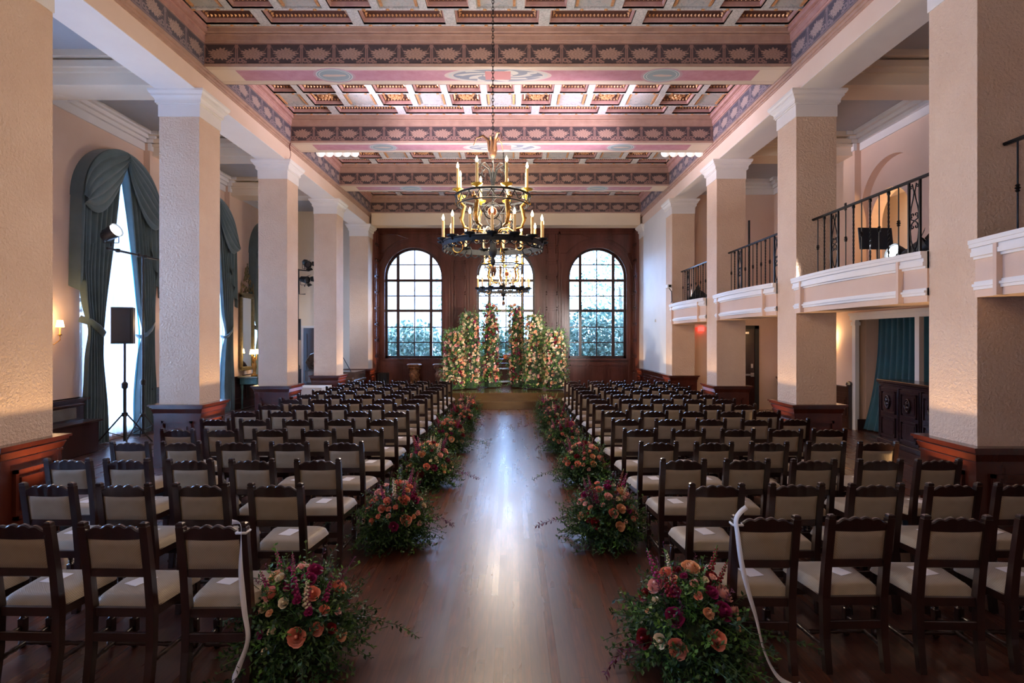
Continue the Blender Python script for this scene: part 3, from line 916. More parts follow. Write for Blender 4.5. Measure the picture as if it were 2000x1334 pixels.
for side in (0,1):
    for ri, d in enumerate(ROWD):
        xs = LXs if side == 0 else RXs
        for k, x in enumerate(xs):
            if side == 0 and k == 4 and ri < 2: continue
            if side == 1 and k == 4 and ri < 1: continue
            dd = d + ((-.05 if side == 0 else .086) if ri == 0 else 0) + .07
            xx = x + rnd.uniform(-.012,.012) + (0.02 if ri == 0 and side == 1 else 0)
            yy = dd + rnd.uniform(-.012,.012)
            rz = rnd.uniform(-.03,.03)
            if side == 1 and ri == 3 and k == 4: xx += .02; rz = -.05
            if first: c = proto; first = False
            else: c = dup(ctree)
            c.location = (xx, yy, 0); c.rotation_euler = (0,0,rz)
            sd = 'left' if side == 0 else 'right'
            c['label'] = 'dark carved wooden chair, beige pads, %s block, %s row, %s' % (sd, RN[ri], PN[k])
            if ri == 0 and k == 0: c['label'] = 'dark wooden aisle chair with white ribbon tied on its post, front row %s' % sd
            c['category'] = 'chair'; c['group'] = 'dark wooden ceremony chairs in rows'
            seats.append((side,ri,k,xx,yy,rz))
            # programme card
            ox = (-.03 if side == 0 else .03) + rnd.uniform(-.02,.02); oy = .25 + rnd.uniform(-.03,.03)
            cd = inst('programme_card', card_me, None, (xx+ox*cos(rz), yy+oy, .5145), (0,0,rz + (-.25 if side == 0 else .25) + rnd.uniform(-.15,.15)))
            cd['label'] = 'white card on the seat, %s block, %s row, %s' % (sd, RN[ri], PN[k])
            cd['category'] = 'card'; cd['group'] = 'white programme cards on the chairs'

# ribbons -----------------------------------------------------------------
def ribbon(pts, w, name, label, twist=None, n=80, tail=None):
    """smooth strip through control pts"""
    P = [Vector(p) for p in pts]
    def cr(t):
        t *= len(P)-1; i = min(int(t), len(P)-2); f = t-i
        p0 = P[max(i-1,0)]; p1 = P[i]; p2 = P[i+1]; p3 = P[min(i+2,len(P)-1)]
        return .5*((2*p1)+(p2-p0)*f+(2*p0-5*p1+4*p2-p3)*f*f+(3*p1-p0-3*p2+p3)*f*f*f)
    mb = MB(); A = []; 
    for i in range(n+1):
        t = i/n; p = cr(t); q = (cr(min(1,t+.01))-cr(max(0,t-.01))).normalized()
        a = twist(t)
        side = q.cross(Vector((0,1,0)))
        if side.length < .1: side = Vector((1,0,0))
        side.normalize(); nn = q.cross(side)
        e = side*cos(a)+nn*sin(a); th = q.cross(e)*.0006
        A.append([tuple(p-e*w/2-th),tuple(p+e*w/2-th),tuple(p+e*w/2+th),tuple(p-e*w/2+th)])
    mb.loft(A); return mb
fr = [s for s in seats if s[1] == 0 and s[2] == 0]
(_,_,_,lx,ly,_) = fr[0]; (_,_,_,rx,ry,_) = fr[1]
px, py = lx+.182, ly-.075
mbx = ribbon([(px-.05,py-.03,.995),(px+.0,py-.035,.985),(px+.012,py-.05,.90),(px+.010,py-.05,.72),(px+.03,py-.05,.50),(px+.05,py-.05,.33),(px+.0,py-.06,.17),(px-.03,py-.06,.10),(px-.02,py-.07,.03),(px-.10,py-.10,.02),(px-.20,py-.12,.05),(px-.34,py-.10,.02)], .030, 'r', '', lambda t: 1.1*sin(t*11))
mbx.tube([(px-.028+.056*(i%2), py-.028+.056*((i//2)%2), .93) for i in (0,1,3,2,0)], .008, 5)
tag(mbx.build('ribbon', ribbon_m, None, smooth=True), 'white satin ribbon hanging from the front left aisle chair to the floor', 'ribbon', 'white ribbons on the front chairs')
px, py = rx-.182, ry-.075
mbx = ribbon([(px+.05,py-.03,1.04),(px+.01,py-.035,1.01),(px-.02,py-.045,.965),(px-.012,py-.05,.88),(px+.01,py-.05,.72),(px+.05,py-.05,.55),(px+.10,py-.05,.38),(px+.14,py-.06,.20),(px+.20,py-.08,.07),(px+.27,py-.10,.02),(px+.36,py-.12,.012),(px+.44,py-.16,.03),(px+.50,py-.20,.04),(px+.46,py-.26,.015),(px+.36,py-.22,.015),(px+.30,py-.14,.05)], .029, 'r', '', lambda t: .9*sin(t*9+.3))
mbx.tube([(px-.028+.056*(i%2), py-.028+.056*((i//2)%2), .93) for i in (0,1,3,2,0)], .008, 5)
tag(mbx.build('ribbon', ribbon_m, None, smooth=True), 'white satin ribbon trailing from the front right aisle chair, curled on floor', 'ribbon', 'white ribbons on the front chairs')

# ------------------------------------------------------------------ flowers
def rose_mesh(name, mat, n=24, seed=3):
    """overlapping cupped petals, opening outward; unit radius about 1"""
    mb = MB(); r = random.Random(seed)
    mb.lathe([(.001,-.5),(.14,-.45),(.19,-.1),(.16,.26),(.07,.42),(.001,.38)], (0,0,0), 8)
    for i in range(n):
        t = (i+.5)/n; a = i*2.399 + r.uniform(-.2,.2)
        r0 = .08+.10*t; r1 = .12+.78*t**1.0; zt = .46-.46*t**1.8; curl = .05+.20*t
        wd = 1.25-.45*t
        def f(u, v, a=a, r0=r0, r1=r1, zt=zt, curl=curl, wd=wd):
            s_ = (u-.5)*2
            vv = v*(1-.18*s_*s_)
            rad = r0 + (r1-r0)*sin(vv*pi*.5)**.8
            if vv > .8: rad += curl*(vv-.8)*1.6
            z = -.45 + (zt+.45)*vv**1.3 - (curl*(vv-.8)*1.2 if vv > .8 else 0)
            th = s_*wd*(.45+.55*sin(pi*min(1,vv+.12)*.5))
            rad *= 1-.06*s_*s_
            return (rad*cos(a+th), rad*sin(a+th), z)
        mb.grid(f, 4, 5)
    return mb.mesh(name, mat, smooth=True, fix=False)
ROSE = {k: rose_mesh('rose', PET[k]) for k in PET}
ROSE_S = {k: rose_mesh('rose_small', PET[k], 13, 5) for k in PET}
def spike_mesh(mat):
    mb = MB(); r = random.Random(5)
    mb.tube([(0,0,-.12),(0,0,.34)], .004, 5, 1)
    for i in range(34):
        z = .02+.30*i/34; a = i*2.4; s = .030*(1-.65*i/34)
        mb.ball((s*.8*cos(a),s*.8*sin(a),z), s*.62, 6, 4, (1,1,.9), 0)
    return mb.mesh('flower_spike', [mat, leaf_br], smooth=True)
SPIKE = spike_mesh(PET['magenta']); SPIKE_R = spike_mesh(PET['red']); SPIKE_C = spike_mesh(PET['cream'])

def add_leaf(mb, p, d, n, L, W, mi=0):
    """bent leaf of 3 quads-ish (5 verts)"""
    s = d.cross(n)
    if s.length < 1e-4: s = Vector((1,0,0))
    s.normalize(); n = s.cross(d)
    m = p + d*L*.5 + n*L*.06
    tip = p + d*L - n*L*.10
    mb.add([tuple(p), tuple(m - s*W*.5 - n*W*.12), tuple(tip), tuple(m + s*W*.5 - n*W*.12)], [(0,1,2,3)], mi)
def rvec(r):
    while True:
        v = Vector((r.uniform(-1,1),r.uniform(-1,1),r.uniform(-1,1)))
        if .05 < v.length < 1: return v.normalized()
def sprig(mb, r, p, d, length, nl, L, W, mi=0, droop=.4, stem=True):
    pts = []; cur = Vector(p); dd = Vector(d).normalized(); st = length/6
    for i in range(7):
        pts.append(tuple(cur)); cur = cur + dd*st; dd = (dd + Vector((0,0,-droop/6)) + rvec(r)*.08).normalized()
        if cur.z < .02: cur.z = .02; dd.z = abs(dd.z)*.2; dd.normalize()
    if stem: mb.tube(pts, .0022, 3, mi, cap=False)
    for i in range(nl):
        t = (i+.6)/nl*5.9; k = min(int(t),5); f = t-k
        q = Vector(pts[k])*(1-f)+Vector(pts[k+1])*f
        ax = (Vector(pts[k+1])-Vector(pts[k])).normalized()
        a = i*2.4+r.uniform(-.4,.4)
        side = ax.orthogonal().normalized(); side.rotate(Matrix.Rotation(a,3,ax))
        ld = (side*.9 + ax*.55 + rvec(r)*.25).normalized()
        if q.z + ld.z*L < .012: ld.z = abs(ld.z)
        add_leaf(mb, q, ld, (Vector((0,0,1))+rvec(r)*.6).normalized(), L*r.uniform(.7,1.2), W*r.uniform(.7,1.2), mi)

def mound_foliage(seed, R, H, n, trail):
    """dense low mound of greenery, local origin on the floor"""
    r = random.Random(seed); mb = MB()
    for i in range(n):
        a = r.uniform(0,2*pi); el = math.asin(r.uniform(.02,1))
        u = Vector((cos(a)*cos(el), sin(a)*cos(el), sin(el)))
        k = r.uniform(.45,.95)
        p = Vector((u.x*R*k*.75, u.y*R*k*.75, .05+u.z*H*k*.8))
        d = (u + rvec(r)*.7).normalized()
        sprig(mb, r, p, d, r.uniform(.12,.32), 12, .036, .020, 0 if r.random()<.86 else 1, .5)
    for (ang, L, mi) in trail:
        p = Vector((cos(ang)*R*.6, sin(ang)*R*.6, .20))
        sprig(mb, r, p, Vector((cos(ang),sin(ang),.15)), L, 46, .040, .020, mi, 1.0)
    for i in range(9):
        a = r.uniform(0,2*pi); p = Vector((cos(a)*R*.4, sin(a)*R*.4, H*.6))
        sprig(mb, r, p, Vector((cos(a)*.5,sin(a)*.5,1)), r.uniform(.22,.36), 30, .026, .010, 2, .1)
    for i in range(5):
        a = r.uniform(0,2*pi); p = Vector((cos(a)*R*.3, sin(a)*R*.3, H*.6))
        sprig(mb, r, p, Vector((cos(a)*.3,sin(a)*.3,1)), r.uniform(.25,.4), 22, .045, .022, 1, .1)
    # inner filler so nothing shows through
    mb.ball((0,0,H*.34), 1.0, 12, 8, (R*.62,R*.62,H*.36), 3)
    return mb
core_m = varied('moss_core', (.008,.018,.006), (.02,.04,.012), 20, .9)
MOUND = []
for sd, tr in ((1,[(0.2,.55,0),(2.8,.45,0),(-1.2,.4,0)]),(2,[(3.0,.55,0),(.4,.4,2),(4.2,.4,0)]),(3,[(-.2,.5,2),(3.5,.4,0)])):
    MOUND.append(mound_foliage(sd, .43, .58, 560, tr).mesh('foliage', [leaf_dk, leaf_br, leaf_pl, core_m], fix=False))

def arrangement(x, y, mi, seed, label, R=.43, H=.58, nf=38, mirror=False, sc=1.0):
    r = random.Random(seed)
    t = empty('floral_arrangement', (x,y,0), 0, label, 'flowers', 'floral arrangements lining the aisle')
    t.scale = (sc,sc,sc)
    f = inst('foliage', MOUND[mi], t, (0,0,0), (0,0,pi if mirror else 0))
    placed = []
    kinds = ['coral']*7+['peach']*6+['pink']*6+['cream']*3+['red']*6+['magenta']*5
    cnt = 0; tries = 0
    while cnt < nf and tries < 2000:
        tries += 1
        a = r.uniform(-pi*1.05, pi*.05); el = radians(r.uniform(12,88))
        if r.random() < .25: a = r.uniform(0,2*pi)
        u = Vector((cos(a)*cos(el), sin(a)*cos(el), sin(el)))
        p = Vector((u.x*R*.78, u.y*R*.78, .08+u.z*H*.93))
        if p.z < .22: continue
        s = r.choice([.068,.058,.050,.040,.034,.030])
        if any((p-q).length < (s+s2)*.82 for q,s2 in placed): continue
        placed.append((p,s)); k = r.choice(kinds)
        if s < .032 and k == 'coral': k = 'pink'
        q = (u + Vector((0,-.35,.25))).to_track_quat('Z','Y')
        o = inst('rose', (ROSE if s > .035 else ROSE_S)[k], t, p, q.to_euler(), s)
        cnt += 1
    for i in range(7):
        a = r.uniform(0,2*pi); p = Vector((cos(a)*R*.4, sin(a)*R*.35, H*r.uniform(.68,.85)))
        q = Vector((cos(a)*.35, sin(a)*.35-.1, 1)).to_track_quat('Z','Y')
        inst('flower_spike', r.choice([SPIKE,SPIKE,SPIKE_R,SPIKE_C]), t, p, q.to_euler(), r.uniform(.6,.85))
    return t
AL = [(-1.40,3.62,.97),(-1.22,5.72,.98),(-1.22,7.98,.98),(-1.20,10.3,.95),(-1.20,12.5,.93),(-1.24,14.7,.9)]
AR = [(1.15,3.58,1.0),(.99,5.75,.98),(1.06,8.05,.95),(.98,10.3,.95),(.98,12.5,.93),(1.00,14.7,.9)]
on6 = ['nearest the camera','second from the camera','third from the camera','fourth from the camera','fifth from the camera','farthest, by the stage step']
for i,(x,y,s) in enumerate(AL):
    arrangement(x+.05,y,i%3,40+i,'coral and burgundy floor flowers, left of the aisle, %s' % on6[i], sc=s)
for i,(x,y,s) in enumerate(AR):
    arrangement(x-.05,y,(i+1)%3,60+i,'coral and burgundy floor flowers, right of the aisle, %s' % on6[i], sc=s, mirror=True)

# floral pillars on the stage --------------------------------------------
ZD = .45
def pillar(x, y, w, h, seed, label, lean_x, kinds, nf):
    r = random.Random(seed)
    t = empty('floral_pillar', (x,y,ZD), 0, label, 'flowers', 'flower pillars on the altar stage')
    mb = MB()
    def cx(z): return lean_x*(z/h)**2
    def rw(z):
        q = z/h
        return w*.5*(1.0 if q < .6 else 1.0-.35*((q-.6)/.4)**2)
    mb.lathe([(w*.40,.03),(w*.40,h*.55),(w*.30,h*.85),(w*.14,h*.95)], (0,0,0), 10, 3)
    n = int(760*w/.6*h/2.3)
    for i in range(n):
        z = h*r.random()**.9*.97+.03; a = r.uniform(0,2*pi); k = rw(z)*r.uniform(.6,.92)
        p = Vector((cx(z)+cos(a)*k, sin(a)*k*.8, z))
        d = Vector((cos(a),sin(a)*.8,r.uniform(-.1,.8)))
        low = z < h*.16
        m = (1 if r.random() < (.85 if low else .42) else 0) if r.random() < .9 else 2
        sprig(mb, r, p, d, r.uniform(.12,.22), 9, .046, .028, m, .3, stem=False)
    for i in range(12):
        z = h*r.uniform(.9,1.0); a = r.uniform(0,2*pi)
        sprig(mb, r, Vector((cx(z)+cos(a)*w*.2, sin(a)*w*.2, z)), Vector((cos(a)*.4,sin(a)*.4,1)), r.uniform(.12,.28), 12, .04, .018, r.choice([0,0,1,2]), .1)
    mb.build('foliage', [leaf_dk, leaf_br, leaf_pl, core_m], t, fix=False)
    placed = []; tries = 0
    while len(placed) < nf and tries < 5000:
        tries += 1
        z = h*(.10+.88*r.random()); a = r.uniform(-pi,0) if r.random() < .88 else r.uniform(0,pi)
        k = rw(z)*.98
        p = Vector((cx(z)+cos(a)*k, sin(a)*k*.8, z)); s = r.choice([.085,.075,.068,.060,.052])
        if any((p-q).length < (s+s2)*.70 for q,s2 in placed): continue
        placed.append((p,s))
        q = Vector((cos(a)*.8,sin(a)-.3,.25)).to_track_quat('Z','Y')
        inst('rose', ROSE_S[r.choice(kinds)], t, p, q.to_euler(), s)
    mb = MB(); names = list(PET)
    for i in range(int(nf*1.7)):
        z = h*(.06+.92*r.random()); a = r.uniform(-pi,pi); k = rw(z)*r.uniform(.9,1.02)
        c = (cx(z)+cos(a)*k, sin(a)*k*.8, z); rr = r.uniform(.016,.030); mi = names.index(r.choice(kinds))
        for j in range(6):
            b = 2*pi*j/6
            mb.ball((c[0]+rr*.6*cos(b), c[1]-.004, c[2]+rr*.6*sin(b)), rr*.55, 5, 4, (1,.7,1), mi)
    o = mb.build('small_blossoms', [PET[k] for k in names], t, smooth=True, fix=False); o['kind'] = 'stuff'
    return t
K1 = ['peach']*5+['cream']*7+['coral']*2+['red']*3+['pink']*3+['magenta']
K2 = ['peach']*5+['cream']*3+['coral']*4+['red']*6+['pink']*3+['magenta']*2
K3 = ['peach']*6+['cream']*9+['coral']*1+['red']*2+['pink']*3
pillar(-1.83,17.75,.66,1.86,101,'wide short flower pillar at the left end of the altar arch',.03,K1,96)
pillar(-1.36,18.05,.60,2.40,102,'tall flower pillar second from left of the altar arch',.04,K1,96)
pillar(-.71,18.45,.50,2.76,103,'tallest slim flower pillar just left of the altar table',.02,K2,96)
pillar(.14,18.45,.46,2.74,104,'slim burgundy and peach flower pillar just right of the altar table',-.06,K2,90)
pillar(.70,18.05,.58,2.38,105,'tall flower pillar second from right of the altar arch',-.02,K3,96)
pillar(1.32,17.75,.68,1.88,106,'wide short cream flower pillar at the right end of the altar arch',-.03,K3,98)

# stage -------------------------------------------------------------------
stage_m = varied('polished_oak_stage', (.060,.030,.011), (.105,.058,.021), 4, .16, .04, 20, sc=(.3,1,1), coat=.6)
t = empty('stage', (-.24,18,0), 0, 'low polished brown wooden stage with a front step under the flower pillars', 'stage')
mb = MB(); mb.bbox(-1.95,1.95,-1.32,1.75,0,ZD,.006); mb.build('platform', stage_m, t)
mb = MB(); mb.bbox(-.98,.98,-1.62,-1.321,0,.225,.006); mb.build('step', stage_m, t)
# altar table
t = empty('altar_table', (-.20,18.95,ZD), 0, 'small wooden altar table with turned legs and pale shelves between flower pillars', 'table')
mb = MB(); mb.bbox(-.44,.44,-.22,.22,.885,.92,.006); mb.bbox(-.38,.38,-.17,.17,.80,.885,.004); mb.build('table_top', woodred, t)
for sx in (-1,1):
    for sy in (-1,1):
        mb = MB(); mb.lathe([(.022,0),(.026,.05),(.016,.09),(.024,.18),(.015,.22),(.024,.36),(.016,.42),(.025,.52),(.015,.58),(.024,.66),(.022,.82)],(sx*.36,sy*.16,0),10); mb.build('leg', woodred, t, smooth=True)
shelf_m = plain('pale_glazed_shelf', (.72,.74,.80), .15)
for z in (.58,.15):
    mb = MB(); mb.bbox(-.345,.345,-.19,.17,z,z+.03,.004); mb.build('shelf', shelf_m, t)
mb = MB(); mb.bbox(-.17,.17,-.09,.09,0,.14,.01); o = mb.build('gift_box', plain('orange_lacquer',(.80,.16,.02),.4)); o.location=(-.13,18.90,ZD+.921)
tag(o,'orange box on top of the altar table','box')
mb = MB(); mb.lathe([(.045,0),(.05,.01),(.05,.15),(.046,.16),(.044,.155),(.044,.02),(.001,.02)],(0,0,0),14); o = mb.build('candle_holder', plain('frosted_glass',(.85,.80,.66),.3)); o.location=(-.53,18.88,ZD+.921)
tag(o,'cream candle holder on the altar table left of the orange box','candle holder')
# redder wood block added behind the table for reddish lit wall panelling
mb = MB(); mb.bbox(-.55,.40,-.16,.16,0,1.12,.01); mb.bbox(-.60,.45,-.19,.19,1.12,1.17,.008)
for a in (-.5,-.06): panel(mb, lambda u,w,z:(u,-.16+w,z), a, a+.40, .12, 1.0)
o = mb.build('lit_panelling_block', woodred); o.location = (-.15,20.3,0); tag(o,'redder wood block standing in for warmly lit wall panelling behind the altar table','cabinet')

# carved pedestals by the rear wall
copper_m = varied('carved_copper_gilt', (.10,.03,.018), (.50,.25,.13), 14, .4, .3, 20, metal=.35)
def pedestal(x, lab):
    t = empty('carved_pedestal', (x,20.55,0), 0, lab, 'pedestal', 'carved gilt pedestals at the altar wall')
    mb = MB(); mb.box(-.22,.22,-.2,.2,0,.10); mb.lathe([(.19,.10),(.20,.2),(.12,.35),(.15,.6),(.20,.75),(.13,.85),(.17,.93)],(0,0,0),16)
    r = random.Random(int(x*100))
    for i in range(46):
        a = r.uniform(0,2*pi); z = r.uniform(.12,.9)
        mb.ball((.16*cos(a),.16*sin(a),z), r.uniform(.02,.05), 6, 4, (1,1,1.3))
    mb.build('carved_stem', copper_m, t, smooth=True)
    mb = MB(); mb.lathe([(.16,.93),(.22,.95),(.24,1.0),(.21,1.03),(.27,1.06),(.28,1.10),(.24,1.13),(.001,1.13)],(0,0,0),8); mb.build('capital', copper_m, t)
pedestal(-3.55,'carved gilt pedestal below the middle of the left rear window')
pedestal(-2.62,'carved gilt pedestal half hidden beside the leftmost flower pillar')
# stacked folded chairs / dark case in alcove corner
mb = MB(); mb.bbox(-4.86,-4.52,20.40,20.85,0,.80,.02)
for k in range(4): mb.box(-4.84+.09*k,-4.80+.09*k,20.37,20.40,.05,.76)
tag(mb.build('equipment_trunk', blackm),'dark upright trunk in the left corner of the altar alcove','trunk')
# hedge plants etc outside -------------------------------------------------
def cloud(name, c, s, n, L, W, seed, label, mats, trunk=0):
    r = random.Random(seed); mb = MB()
    for i in range(n):
        u = rvec(r); k = r.random()**.4
        p = Vector((c[0]+u.x*s[0]*k, c[1]+u.y*s[1]*k, max(.05, c[2]+u.z*s[2]*k)))
        add_leaf(mb, p, rvec(r), rvec(r), L*r.uniform(.6,1.3), W*r.uniform(.6,1.3), 0)
    t = empty(name, (c[0],c[1],0), 0, label, 'tree' if trunk else 'shrub')
    o = mb.build('crown' if trunk else 'leaves', mats, t, fix=False); o.location = (-c[0],-c[1],0)
    if trunk:
        mb = MB(); mb.tube([(0,0,-1.2),(.1,0,c[2]*.5),(0,.1,c[2])], lambda q: .16*(1-.6*q), 8); mb.build('trunk', varied('bark',(.12,.09,.07),(.2,.16,.12),6,.9), t)
cloud('garden_shrub',(-4.4,24.4,.9),(1.9,1.2,1.9),5600,.22,.13,11,'green garden shrub outside the left rear window',leaf_out)
cloud('garden_shrub',(-.55,24.6,.9),(1.6,1.0,1.6),4600,.22,.13,12,'green garden shrub outside the middle rear window',leaf_out)
cloud('garden_shrub',(3.75,24.8,1.1),(2.4,1.2,2.4),8000,.22,.13,13,'dense green garden shrub outside the right rear window',leaf_out)
cloud('garden_tree',(5.3,28,4.6),(2.4,2,2.2),1500,.2,.10,14,'pale green garden tree beyond the right rear window',leaf_out,1)
cloud('garden_tree',(-2.6,29,4.0),(1.6,2,2.2),700,.2,.10,15,'pale thin garden tree beyond the left rear window',leaf_out,1)
mb = MB(); mb.box(-30,30,YW+.42,60,-1.3,-1.2); struct(mb.build('floor_garden', varied('garden_ground',(.25,.28,.2),(.35,.36,.3),2,.9)))
t = empty('neighbour_house', (-7,40,-1.2), 0, 'pale house with a rose tiled roof beyond the left rear window', 'house')
mb = MB(); mb.box(-4.5,4.0,0,6,0,6.6); mb.build('wall', plain('pale_stucco',(.8,.74,.74),.8), t)
mb = MB(); mb.prism([(-5,6.6),(4.5,6.6),(3.4,9.4),(-4,9.4)], -.6, 6.6, 'y'); mb.build('roof', varied('rose_tiles',(.62,.42,.40),(.74,.55,.52),6,.8,sc=(6,1,1)), t)
# ------------------------------------------------------------------ chandeliers
def spiral(c, r0, r1, a0, a1, n=18):
    """2D spiral points (u,z)"""
    return [(c[0]+(r0+(r1-r0)*i/n)*cos(a0+(a1-a0)*i/n), c[1]+(r0+(r1-r0)*i/n)*sin(a0+(a1-a0)*i/n)) for i in range(n+1)]
bulb_m, nt_, b_ = newmat('lit_bulb'); setc(b_, (1,.8,.5), .4, emis=(1,.72,.38), es=14)
bulb_m.cycles.emission_sampling = 'NONE'
cup_m = varied('gilt_drip_cup', (.62,.38,.04), (.85,.55,.10), 30, .3, metal=.7)
def make_chandelier():
    r = empty('chandelier', (0,0,0))
    # z relative to the lower ring
    ZU = .645; RL, RU = .66, .485
    def ring(R, z0, z1, t, name, arcs, drop):
        mb = MB(); n = 72
        mb.loft([[(q*cos(2*pi*i/n),q*sin(2*pi*i/n),z) for q,z in ((R,z0),(R+t,z0),(R+t,z1),(R,z1))] for i in range(n+1)], cap=False)
        mb.tube([( (R+t)*cos(2*pi*i/n),(R+t)*sin(2*pi*i/n),z1) for i in range(n+1)], .012, 6, cap=False)
        for k in range(arcs):
            a0 = 2*pi*k/arcs; a1 = 2*pi*(k+1)/arcs
            pts = []
            for i in range(9):
                a = a0+(a1-a0)*i/8; pts.append(((R+t*.5)*cos(a),(R+t*.5)*sin(a), z0-drop*sin(pi*i/8)))
            mb.tube(pts, .0075, 5)
            am = (a0+a1)/2
            if drop < .06:
                mb.tube([((R+t*.5)*cos(a0),(R+t*.5)*sin(a0),z0),((R+t*.5)*cos(a0),(R+t*.5)*sin(a0),z0-drop*.9)], lambda q:.008*(1-q*.7), 4)
        return mb.build(name, aged, r, smooth='auto')
    ring(RL, -.035, .03, .012, 'lower_ring', 36, .045)
    mb = MB()
    ring(RU, ZU-.008, ZU+.012, .012, 'upper_ring', 20, .095)
    mb = MB(); n=60; mb.tube([((RU-.02)*cos(2*pi*i/n),(RU-.02)*sin(2*pi*i/n),ZU-.115) for i in range(n+1)], .010, 6, cap=False); mb.build('upper_ring_rail', aged, r, smooth=True)
    mb = MB()
    mb.lathe([(.010,1.22),(.010,1.0),(.03,.97),(.018,.93),(.040,.88),(.022,.82),(.032,.78),(.012,.72),(.012,.30),(.03,.26),(.018,.22),(.045,.14),(.05,.06),(.035,0),(.06,-.05),(.05,-.12),(.02,-.17),(.035,-.20),(.03,-.24),(.006,-.28)],(0,0,0),12)
    mb.build('stem', aged, r, smooth=True)
    for k in range(6):   # big scroll arms hub -> lower ring
        a = 2*pi*k/6+.3; mb = MB()
        def P(u,z,a=a): return (u*cos(a),u*sin(a),z)
        main = [(.04,.10),(.14,.20),(.28,.20),(.42,.12),(.54,.02),(.66,.0)]
        mb.tube([P(*p) for p in main], .011, 6)
        mb.tube([P(*p) for p in spiral((.22,.10),.10,.02,2.6,-3.2)], .009, 5)
        mb.tube([P(*p) for p in spiral((.50,-.05),.10,.02,2.0,8.0)], .008, 5)
        mb.build('scroll_arm', gold if k%2 else aged, r, smooth=True)
    for k in range(6):   # gilt leaf brackets between the rings
        a = 2*pi*k/6; mb = MB()
        def P(u,z,a=a): return (u*cos(a),u*sin(a),z)
        pts = [(.28,.22),(.38,.24),(.42,.34),(.40,.46),(.38,.52),(.44,.58),(.48,.56)]
        mb.tube([P(*p) for p in pts], lambda q: .011+.010*sin(q*pi)+.005*sin(q*40), 8, flat=1.3)
        for i in range(9):
            q = pts[min(6,int(i*.75))]
            mb.ball(P(q[0]+.02, q[1]+.01*i%.04), .013, 6, 4, (1,1,1.4))
        mb.build('leaf_bracket', gold, r, smooth=True)
    for k in range(6):   # scrolls with rosettes inside
        a = 2*pi*k/6+pi/6; mb = MB(); c, s = cos(a), sin(a)
        def Q(u,z,c=c,s=s): return (c*.26 - s*u, s*.26 + c*u, z)
        mb.tube([Q(*p) for p in spiral((0,.40),.12,.09,0,2*pi)], .008, 5)
        mb.tube([Q(*p) for p in [(0,.52),(.05,.58),(0,.62)]], .008, 5)
        mb.tube([Q(*p) for p in spiral((.05,.22),.09,.02,1.6,-4)], .008, 5)
        mb.build('scroll', aged, r, smooth=True)
        if k % 2 == 0:
            mb = MB()
            for j in range(10):
                t = 2*pi*j/10; mb.ball(Q(.042*cos(t),.40+.042*sin(t)), .021, 6, 4)
            mb.ball(Q(0,.40), .028, 8, 5); mb.build('rosette', varied('copper_rose',(.55,.2,.1),(.7,.3,.16),20,.4,metal=.6) if 'copper_rose' not in MATS else MATS['copper_rose'], r, smooth=True)
    for k in range(8):   # curled scrolls around the top stem
        a = 2*pi*k/8; mb = MB(); c, s = cos(a), sin(a)
        mb.tube([(c*(.02+u), s*(.02+u), z) for u,z in [(0,.86),(.04,1.02),(.12,1.08),(.19,1.05),(.20,.99),(.15,.96),(.12,1.0)]], lambda q:.009*(1-.5*q), 5)
        mb.build('top_scroll', aged, r, smooth=True)
    mb = MB()
    for k in range(6):   # leaf finial
        a = 2*pi*k/6; c, s = cos(a), sin(a)
        pts = [(.01,1.18),(.05,1.28),(.06,1.40),(.13,1.47),(.22,1.44),(.26,1.34)] if k%2 else [(.01,1.18),(.04,1.28),(.03,1.38),(.07,1.45),(.10,1.42)]
        mb.tube([(c*u, s*u, z) for u,z in pts], lambda q: .018*sin(pi*min(.95,q+.12))+.003, 6, flat=.45)
    mb.lathe([(.01,1.16),(.05,1.22),(.045,1.32),(.01,1.42)],(0,0,0),8)
    mb.build('leaf_finial', varied('brown_bronze',(.16,.08,.05),(.28,.15,.09),12,.4,metal=.7) if 'brown_bronze' not in MATS else MATS['brown_bronze'], r, smooth=True)
    mb = MB()
    L = 2.33; n = int(L/.047)
    for i in range(n):
        z = 1.40+.047*i+.03; pts = []
        for j in range(9):
            a = 2*pi*j/8; x = .013*cos(a); zz = z+.032*sin(a)
            pts.append((x,0,zz) if i%2 else (0,x,zz))
        mb.tube(pts, .0048, 5, cap=False)
    mb.lathe([(.001,3.62),(.07,3.64),(.09,3.66),(.09,3.675)],(0,0,0),12)
    mb.build('chain', iron, r, smooth=True)
    def candle(R, a, z, h, name):
        x, y = R*cos(a), R*sin(a)
        mb = MB(); mb.lathe([(.012,z-.03),(.02,z),(.065,z+.012),(.078,z+.034),(.070,z+.034),(.05,z+.018),(.019,z+.016)],(x,y,0),12)
        mb.build('drip_cup', cup_m if R < .6 else aged, r, smooth=True)
        mb = MB(); mb.lathe([(.018,z+.015),(.0185,z+.04),(.0175,z+h*.5),(.0185,z+h-.01),(.016,z+h),(.004,z+h)],(x,y,0),10)
        c = mb.build('candle', wax, r, smooth=True)
        mb = MB(); mb.lathe([(.006,z+h),(.016,z+h+.018),(.018,z+h+.035),(.010,z+h+.062),(.001,z+h+.085)],(x,y,0),10)
        mb.build('bulb', bulb_m, c, smooth=True)
    for k in range(15): candle(RL+.015, 2*pi*(k+.05)/15 - pi/2, .03, .26, 'candle')
    for k in range(8): candle(RU+.005, 2*pi*(k+.5)/8 - pi/2, ZU+.03, .30, 'candle')
    mb = MB()
    for k in range(3):
        a = 2*pi*k/3; mb.lathe([(.004,-.26),(.018,-.30),(.022,-.34),(.008,-.40),(.001,-.41)],(.025*cos(a),.025*sin(a),0),8)
    mb.build('pendant', MATS['brown_bronze'], r, smooth=True)
    return r
ch = make_chandelier(); ch.location = (-.262, 7.60, 3.29)
